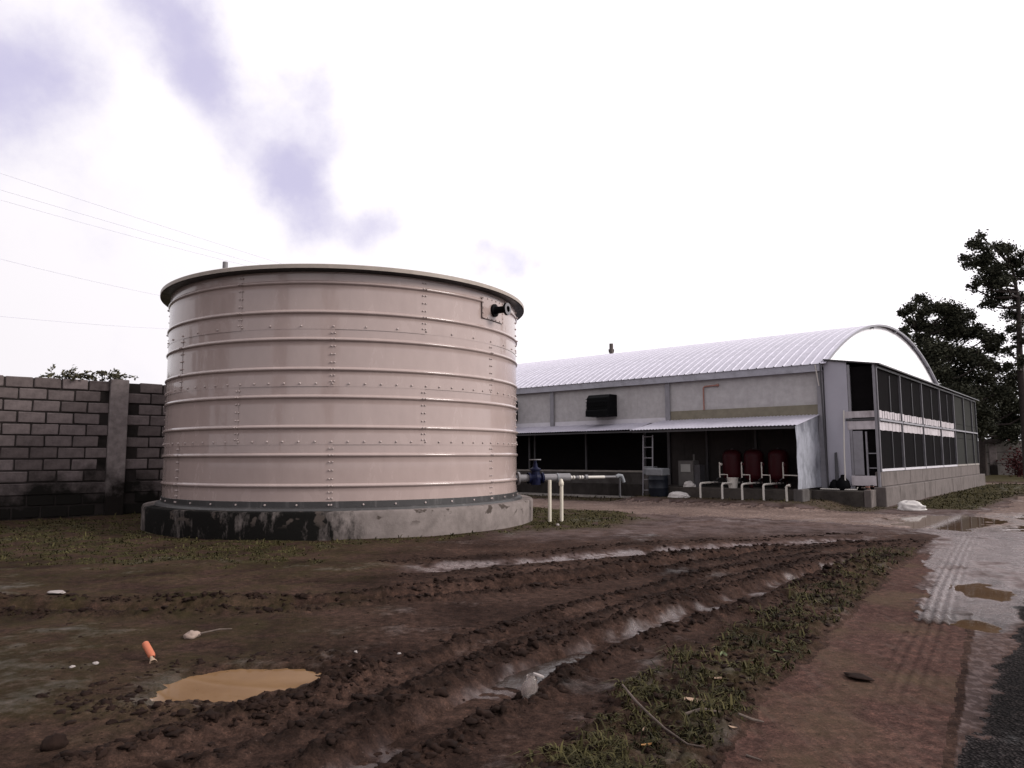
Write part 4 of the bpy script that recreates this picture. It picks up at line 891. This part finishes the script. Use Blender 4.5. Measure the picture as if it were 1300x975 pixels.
def sack(name, label, loc, rz, sx, sy, sz, seed):
    r = random.Random(seed); bm = bmesh.new(); bmesh.ops.create_icosphere(bm, subdivisions=4, radius=1)
    from mathutils import noise
    for v in bm.verts:
        n = v.co.copy(); p = Vector((math.copysign(abs(n.x)**.65, n.x), math.copysign(abs(n.y)**.7, n.y), n.z))
        k = 1+.20*noise.noise(n*2.1+Vector((seed, 0, 0)))+.10*noise.noise(n*5+Vector((seed, 3, 0)))+.05*abs(noise.noise(n*11))
        p = Vector((p.x*sx*k, p.y*sy*k, max(p.z*sz*k*(1-.45*max(0, n.x)), -.25*sz))); v.co = p+Vector((0, 0, .22*sz))
    me = bpy.data.meshes.new(name); bm.to_mesh(me); bm.free(); me.polygons.foreach_set('use_smooth', [True]*len(me.polygons)); me.materials.append(MATS['sack_white'])
    return tag(link(name, me, None, loc, rz), label, 'sack')
p = bw(-3.42, -2.0); sack('sack', 'crumpled white sack lying between drum and drain pipe', (p.x, p.y, ground_z(p.x, p.y)-.01), BA, .30, .17, .14, 3)
p = bw(-3.40, -1.35); sack('rag_bundle', 'small white rag bundle at the foot of the grey cabinet', (p.x, p.y, .43), BA+.6, .16, .10, .14, 8)
sack('sack', 'crumpled white sack on the ground before the porch wall', (9.62, 17.72, ground_z(9.62, 17.72)-.01), -.25, .30, .17, .19, 5)
p = bw(.62, -.66)
t = thing('washdown_pipe', 'thin white pipe rising from the platform at the porch side', 'pipe', bw(0, 0, .40), BA)
MB().tube([(.50, -.30, .03), (.50, -.24, 1.05), (.50, -.10, 2.10)], .018, 8).obj('upright', 'pvc_white', t, True)
MB().tube([(-.10, -.40, .03), (.50, -.33, .022), (.78, -.30, .022), (.80, -.30, .09)], .018, 8).obj('floor_run', 'pvc_white', t, True)
t = thing('black_bin_bag', 'black refuse bag slumped on the platform against the grey sheet', 'bag', bw(.42, -.20, .40), BA)
MB().lathe([(0, 0), (.16, 0), (.19, .10), (.15, .24), (.06, .34), (.05, .40), (0, .41)], 14).obj('sack_body', 'black_plastic', t, True); MB().lathe([(0, 0), (.12, 0), (.14, .08), (.10, .2), (.03, .28), (0, .28)], 12, (-.22, .0, 0)).obj('second_bulge', 'black_plastic', t, True)
t = thing('plank', 'dark narrow plank leaning on the grey porch side sheet', 'plank', bw(.28, -.22, .40), BA)
MB().add([(-.05, -.02, 0), (.07, -.02, 0), (-.02, .15, 1.0), (-.08, .15, .98), (-.05, .0, 0), (.07, .0, 0), (-.02, .17, 1.0), (-.08, .17, .98)], [(0,1,2,3),(7,6,5,4),(0,4,5,1),(1,5,6,2),(2,6,7,3),(3,7,4,0)]).obj('board', 'dark_steel', t)
t = thing('debris_heap', 'dark scrap pieces heaped under the porch cloth', 'scrap', bw(.95, -.30, .40), BA)
for k in range(7): MB().cbox(-.05, .05, -.02, .02, 0, .03, .004, Matrix.Translation((random.uniform(-.06, .22), random.uniform(-.1, .1), .012+.018*k)) @ Matrix.Rotation(random.uniform(0, 3), 4, 'Z')).obj('scrap_piece', random.choice(('stick_wood', 'dark_steel', 'copper_paint')), t)

# ------------------------------------------------------------------ right background: far wall, trees
def far_wall():
    A, Bp = Vector((27.0, 49.5, 0)), Vector((52, 43, 0)); D = (Bp-A); L = D.length; rz = atan2(D.y, D.x)
    t = thing('yard_wall', 'far grey block wall with pillars beneath the trees', 'wall', A, rz)
    MB().box(0, L, -.08, .08, -.3, 2.25).obj('wall', 'far_wall', t)
    for x in (.2, 4.9, 9.6, 14.3, 19.0, 23.7): MB().cbox(x-.22, x+.22, -.16, .16, -.3, 2.32, .02).obj('pillar', 'pillar_concrete', t)
    for z in (.75, 1.5): MB().box(0, L, -.095, -.082, z-.02, z+.02).obj('joint_band', 'mortar', t)
far_wall()
SC = 1/921.8
def px_at(px, py, y):
    a, b = px-650, 487.5-py; p = rad(5.76); d = Vector((a, 921.8*cos(p)-b*sin(p), 921.8*sin(p)+b*cos(p))); d *= y/d.y; return d+Vector((0, 0, EYE))
def tree(name, label, base, Y, blobs, top, dens, leaf, spread=1.6, trunk_r=.22):
    root = thing(name, label, 'tree', base, 0, 'trees behind the farm building'); tm = MB(); bx, by, _ = base
    # trunk with a slight sway
    K = 9; tp = [Vector((.18*sin(k*1.1)*k/K, .12*sin(k*.8+1)*k/K, top*k/K-.2*(k == 0))) for k in range(K+1)]
    tm.tube(tp, [trunk_r*(1-.85*k/K)+.02 for k in range(K+1)], 10)
    pts = []
    for px, py, r in blobs:
        c = px_at(px, py, Y+random.uniform(-spread, spread))-Vector(base); R = r*Y*SC
        # limb from trunk to clump
        zt = max(.12*top, min(c.z-.3*abs(c.x), top*.95)); k = min(K-1, int(zt/top*K)); s = tp[k].lerp(tp[k+1], zt/top*K-k)
        mid = s.lerp(c, .5)+Vector((random.uniform(-.2, .2), random.uniform(-.2, .2), -.12*(c-s).length))
        tm.tube([s, s.lerp(mid, .6), mid, mid.lerp(c, .6), c], [.085, .07, .055, .04, .02], 6)
        for _ in range(5):                                     # twigs and sub-clumps
            d = Vector((random.gauss(0, 1), random.gauss(0, 1), random.gauss(0, .8))).normalized(); e = c+d*R*random.uniform(.45, 1.05)
            tm.tube([mid.lerp(c, .7), c.lerp(e, .5)+Vector((0, 0, .05)), e], [.03, .018, .008], 4)
            n = int(dens*R*R*random.uniform(.5, 1.3)); rr = R*random.uniform(.40, .85)
            for _ in range(n): pts.append(e+Vector((random.gauss(0, .55), random.gauss(0, .55), random.gauss(0, .5)))*rr)
        for _ in range(int(dens*R*R*1.3)): pts.append(c+Vector((random.gauss(0, .45), random.gauss(0, .45), random.gauss(0, .4)))*R)
    tm.obj('trunk', 'bark', root, True); leaves_obj('crown', [tuple(p) for p in pts], leaf, 'tree_leaf', root)
    return len(pts)
T1 = [(1246,302,6),(1252,330,10),(1272,350,12),(1240,312,9),(1250,318,9),(1262,316,10),(1278,322,9),(1225,330,7),(1234,338,9),(1250,338,12),(1264,345,14),(1285,335,9),(1297,330,12),(1243,355,9),(1258,365,12),(1276,362,11),(1296,352,13),(1235,368,6),
      (1272,380,13),(1290,384,12),(1256,386,8),(1248,390,6),(1283,400,10),(1300,405,10),(1285,422,8),(1294,436,8),(1282,448,7),(1298,462,9),(1290,480,9),(1310,350,14),(1322,372,14),(1318,420,14),(1325,320,12)]
T2 = [(1262,445,10),(1275,470,10),(1285,490,10),(1268,500,12),(1215,412,12),(1146,400,6),(1156,395,8),(1168,382,8),(1172,398,9),(1184,394,10),(1200,398,13),(1214,395,11),(1230,402,9),(1160,412,8),(1172,416,9),(1188,420,13),(1206,422,16),(1224,428,12),(1244,424,9),(1254,432,9),(1270,432,7),
      (1150,428,9),(1165,434,10),(1182,445,16),(1204,448,18),(1222,455,15),(1240,452,10),(1190,470,16),(1210,476,18),(1230,480,16),(1252,462,9),(1262,484,9),(1248,500,14),(1225,505,18),(1210,500,16),(1244,525,16),(1228,535,16),(1150,445,10)]
T3 = [(1262,505,12),(1280,512,13),(1298,520,13),(1255,528,13),(1272,532,15),(1290,540,15),(1250,548,11),(1268,552,12),(1286,556,11),(1306,540,14),(1320,520,16),(1312,500,11),(1278,494,8)]
n1 = tree('tall_tree', 'tall open-crowned tree rising above the others beyond the porch', (28.6, 40.5, 0), 40.5, T1, 12.6, 430, .17, 1.5, .26)
n2 = tree('dense_tree', 'dense dark broad tree behind the arched gable', (24.0, 42.5, 0), 42.5, T2, 9.2, 640, .18, 2.0, .28)
n3 = tree('shade_tree', 'low dark bushy tree overhanging the far yard wall', (30.3, 47.0, 0), 47.0, T3, 5.6, 800, .18, 1.6, .22)
print('tree leaves', n1, n2, n3)
src = [o for o in COL.objects if o.name.startswith('dense_tree')][0]
for k, (x, y, sc, rz, lab) in enumerate(((-27, 9.5, 1.15, 1.0, 'dark tree beyond the block wall, mirrored in the flank of the tank'), (-30, 1.0, 1.3, 2.2, 'tall dark tree farther along outside the block wall'), (-20, -17, 1.3, 4.0, 'dark tree across the yard, facing the tank'), (-4, -27, 1.35, 5.1, 'dark tree at the far side of the yard, opposite the tank'))):
    r = src.copy(); COL.objects.link(r); r.location = (x, y, 0); r.scale = (sc,)*3; r.rotation_euler.z = rz; r['label'] = lab; r['group'] = 'trees round the yard'
    for ch in list(src.children):
        c = ch.copy(); COL.objects.link(c); c.parent = r
root = thing('red_bush', 'dark red leafed shrub at the foot of the far wall', 'shrub', (30.2, 43.6, 0))
bp = [(random.gauss(0, .32), random.gauss(0, .32), abs(random.gauss(.75, .42))) for _ in range(900)]; leaves_obj('foliage', bp, .16, 'bush_red', root)
sm_ = MB()
for k in range(9): sm_.tube([(random.uniform(-.08, .08), random.uniform(-.08, .08), -.05), (random.uniform(-.3, .3), random.uniform(-.3, .3), random.uniform(.6, 1.2))], [.018, .008], 5)
sm_.obj('stem', 'bark', root)

# ------------------------------------------------------------------ poles and cables
def pole(label, x, y, h, arm):
    t = thing('utility_pole', label, 'pole', (x, y, 0)); MB().tube([(0, 0, -.5), (0, 0, h)], [.20, .16], 12).obj('shaft', 'pole_wood', t, True)
    MB().box(-arm, arm, -.05, .05, h-.75, h-.63).obj('crossarm', 'pole_wood', t)
    for s in (-arm*.9, arm*.4, arm*.9): MB().lathe([(.02, h-.63), (.05, h-.58), (.03, h-.52), (.05, h-.48), (0, h-.45)], 8, (s, .0, 0)).obj('insulator', 'dark_steel', t, True)
pole('wooden utility pole top rising behind the arched roof', 8.3, 60, 10.7, .22)
pole('wooden utility pole standing hidden behind the round tank', -9.6, 42, 12.4, .9)
CAB = [((0, 217), (330, 325), 30, 41, 'topmost thin power cable slanting across the sky toward the tank'), ((0, 238), (250, 312), 30, 39, 'thin power cable slanting just under the topmost one'),
       ((0, 251), (220, 312), 30, 38, 'thin power cable slanting third from the top'), ((0, 326), (140, 360), 30, 36, 'thin power cable sagging well below the upper three'), ((0, 399), (150, 412), 34, 40, 'faint low power cable just above the block wall')]
for (p0, p1, y0, y1, lab) in CAB:
    a = px_at(*p0, y0); b = px_at(*p1, y1); d = b-a; s = a-d*1.2; e = a+d*2.2
    pts = [s.lerp(e, k/24) for k in range(25)]
    for k, q in enumerate(pts): u = k/24; q.z += -.9*(u*(1-u))*1.2+.9*.2475*1.2*0+.26
    tag(MB().tube(pts, .0065, 5).obj('power_cable', 'cable'), lab, 'cable', 'power cables in the sky')

# ------------------------------------------------------------------ litter on the ground
def put(x, y, dz=0): return (x, y, ground_z(x, y)+dz)
def leaf(name, label, x, y, s, mat, rz, curl=.3, cat='leaf'):
    m = MB(); N = 7; vs = []
    for i in range(N+1):
        u = i/N; w = s*.28*sin(pi*min(1, u*.93+.05))**.8
        for v in (-1, 0, 1): vs.append((s*(u-.5), v*w, s*curl*(u-.5)**2+s*.13*abs(v)+.003))
    m.add(vs, [(i*3+j, i*3+j+1, i*3+j+4, i*3+j+3) for i in range(N) for j in range(2)])
    o = m.obj(name, mat, None, True, put(x, y, .006)); o.rotation_euler = (random.uniform(-.15, .15), random.uniform(-.15, .15), rz); tag(o, label, cat, 'fallen leaves on the verge')
leaf('fallen_leaf', 'bright orange fallen leaf at the lower end of the verge', .575, 3.27, .048, 'dry_leaf_orange', .2)
leaf('fallen_leaf', 'tan curled fallen leaf beside the long dead branch', .60, 3.47, .045, 'dry_leaf_tan', 1.1)
leaf('fallen_leaf', 'large tan fallen leaf in the middle of the grass verge', 1.13, 4.22, .085, 'dry_leaf_tan', .15)
leaf('fallen_leaf', 'small tan fallen leaf on the driveway edge', 1.02, 3.52, .04, 'dry_leaf_tan', -.3)
leaf('fallen_leaf', 'greenish fallen leaf up the grass verge', 1.72, 4.86, .085, 'green_leaf', -1.0)
leaf('fallen_leaf', 'pale green upright leaf amid the verge grass', 1.32, 4.72, .10, 'green_leaf', 1.3)
leaf('fallen_leaf', 'long brown curled leaf beside the broken stick', .92, 3.83, .11, 'dry_leaf_tan', .1)
def stick(label, P, r):
    base = put(P[0][0], P[0][1]); pts = []
    for k, (x, y, h) in enumerate(P): pts.append((x-base[0], y-base[1], ground_z(x, y)+h-base[2]))
    o = MB().tube(pts, r, 7).obj('stick', 'stick_wood', None, True, base); tag(o, label, 'stick')
stick('long curved dead branch lying across the end of the verge', [(.56, 3.86, .10), (.60, 3.72, .07), (.64, 3.58, .045), (.69, 3.44, .025), (.76, 3.31, .015), (.82, 3.27, .012)], [.006, .007, .006, .005, .004, .003])
stick('short pale stick lying level on the verge', [(.83, 3.66, .02), (.92, 3.68, .024), (1.0, 3.67, .018)], [.008, .009, .006])
stick('short pale stick poking onto the driveway', [(1.09, 3.66, .025), (1.16, 3.68, .018), (1.22, 3.69, .008)], [.006, .007, .004])
stick('thin twig lying on the driveway surface', [(1.01, 3.30, .006), (1.06, 3.25, .006)], [.005, .003])
t = thing('orange_tube', 'broken bright orange plastic tube lying left of the puddle', 'tube', put(-2.36, 4.86, .012), rad(120))
MB().lathe([(.022, -.075), (.023, -.07), (.023, .05), (.014, .07), (.011, .068), (.02, .045), (.02, -.075)], 14, (.03, 0, .045), (-.85, -.25, -.42)).obj('barrel', 'orange_plastic', t, True)
MB().lathe([(.008, .06), (.011, .085), (.024, .125), (.022, .127), (.006, .09)], 12, (.03, 0, .045), (-.88, -.15, -.40)).obj('torn_end', 'dry_leaf_tan', t, True)
t = thing('plastic_cup', 'crushed clear plastic cup standing in the wet rut', 'cup', put(.08, 4.05, -.01), .4)
mb = MB().lathe([(0, .004), (.036, .0), (.040, .01), (.044, .06), (.041, .085), (.030, .105), (.024, .112), (.026, .125), (.022, .125), (.037, .082), (.034, .012), (0, .010)], 22)
mb.v = [(x*(1+.18*sin(9*z*20+x*60))+.02*z/.12, y*(.8+.12*sin(z*70)), z) for x, y, z in mb.v]; mb.obj('shell', 'clear_plastic', t, True)
MB().lathe([(.026, .120), (.032, .122), (.032, .130), (0, .133)], 16, (.02, 0, 0), (.35, 0, 1)).obj('lid', 'litter_white', t, True)
def stone(label, x, y, s, mat, seed, cat='stone', name='stone', sq=(1, .7, .5)):
    from mathutils import noise
    bm = bmesh.new(); bmesh.ops.create_icosphere(bm, subdivisions=3, radius=1)
    for v in bm.verts: k = 1+.35*noise.noise(v.co*1.4+Vector((seed, 0, 0)))+.12*noise.noise(v.co*4+Vector((seed, 0, 0))); v.co = Vector((v.co.x*sq[0], v.co.y*sq[1], v.co.z*sq[2]))*s*k
    me = bpy.data.meshes.new(name); bm.to_mesh(me); bm.free(); me.polygons.foreach_set('use_smooth', [True]*len(me.polygons)); me.materials.append(MATS[mat])
    tag(link(name, me, None, put(x, y, s*.25), seed), label, cat)
stone('pale flat stone with a straw beside it left of the puddle', -2.36, 5.50, .062, 'stone_pale', 1.3)
stick('thin straw blade touching the pale flat stone', [(-2.30, 5.50, .03), (-2.2, 5.60, .03), (-2.13, 5.66, .02)], [.006, .006, .003])
stone('dark round mud lump at the corner of the yard', -2.08, 3.44, .055, 'clod_mud', 4.1, 'clod', 'mud_lump', (1, .8, .75))
stone('flat dark mud patty on the driveway', 2.02, 4.40, .055, 'clod_mud', 2.2, 'clod', 'mud_lump', (1.5, 1, .22))
stone('white scrap of paper trodden into the mud left of the tank', -4.42, 7.20, .085, 'litter_white', 2.7, 'litter', 'paper_scrap', (1.4, .7, .16))
stone('white pebble in the grass beside the foundation', .86, 14.1, .04, 'litter_white', 5.2, 'stone', 'stone', (1, .8, .7))
for i, (px, py, s) in enumerate(((120,843,.020),(90,848,.018),(450,830,.016),(505,829,.014),(85,768,.03),(270,683,.03),(740,640,.05),(735,670,.06),(700,655,.03))):
    d = px_at(px, py, 10)-Vector((0, 0, EYE)); q = d*(-EYE/d.z)
    if i < 4: stone(['tiny pale pebble on the mud near the orange tube', 'tiny pale pebble on bare mud far left of the orange tube', 'tiny pale pebble on the mud just right of the puddle spoil', 'tiny pale pebble between the puddle and the upper rut'][i], q.x, q.y, s, 'litter_white', i+.3)
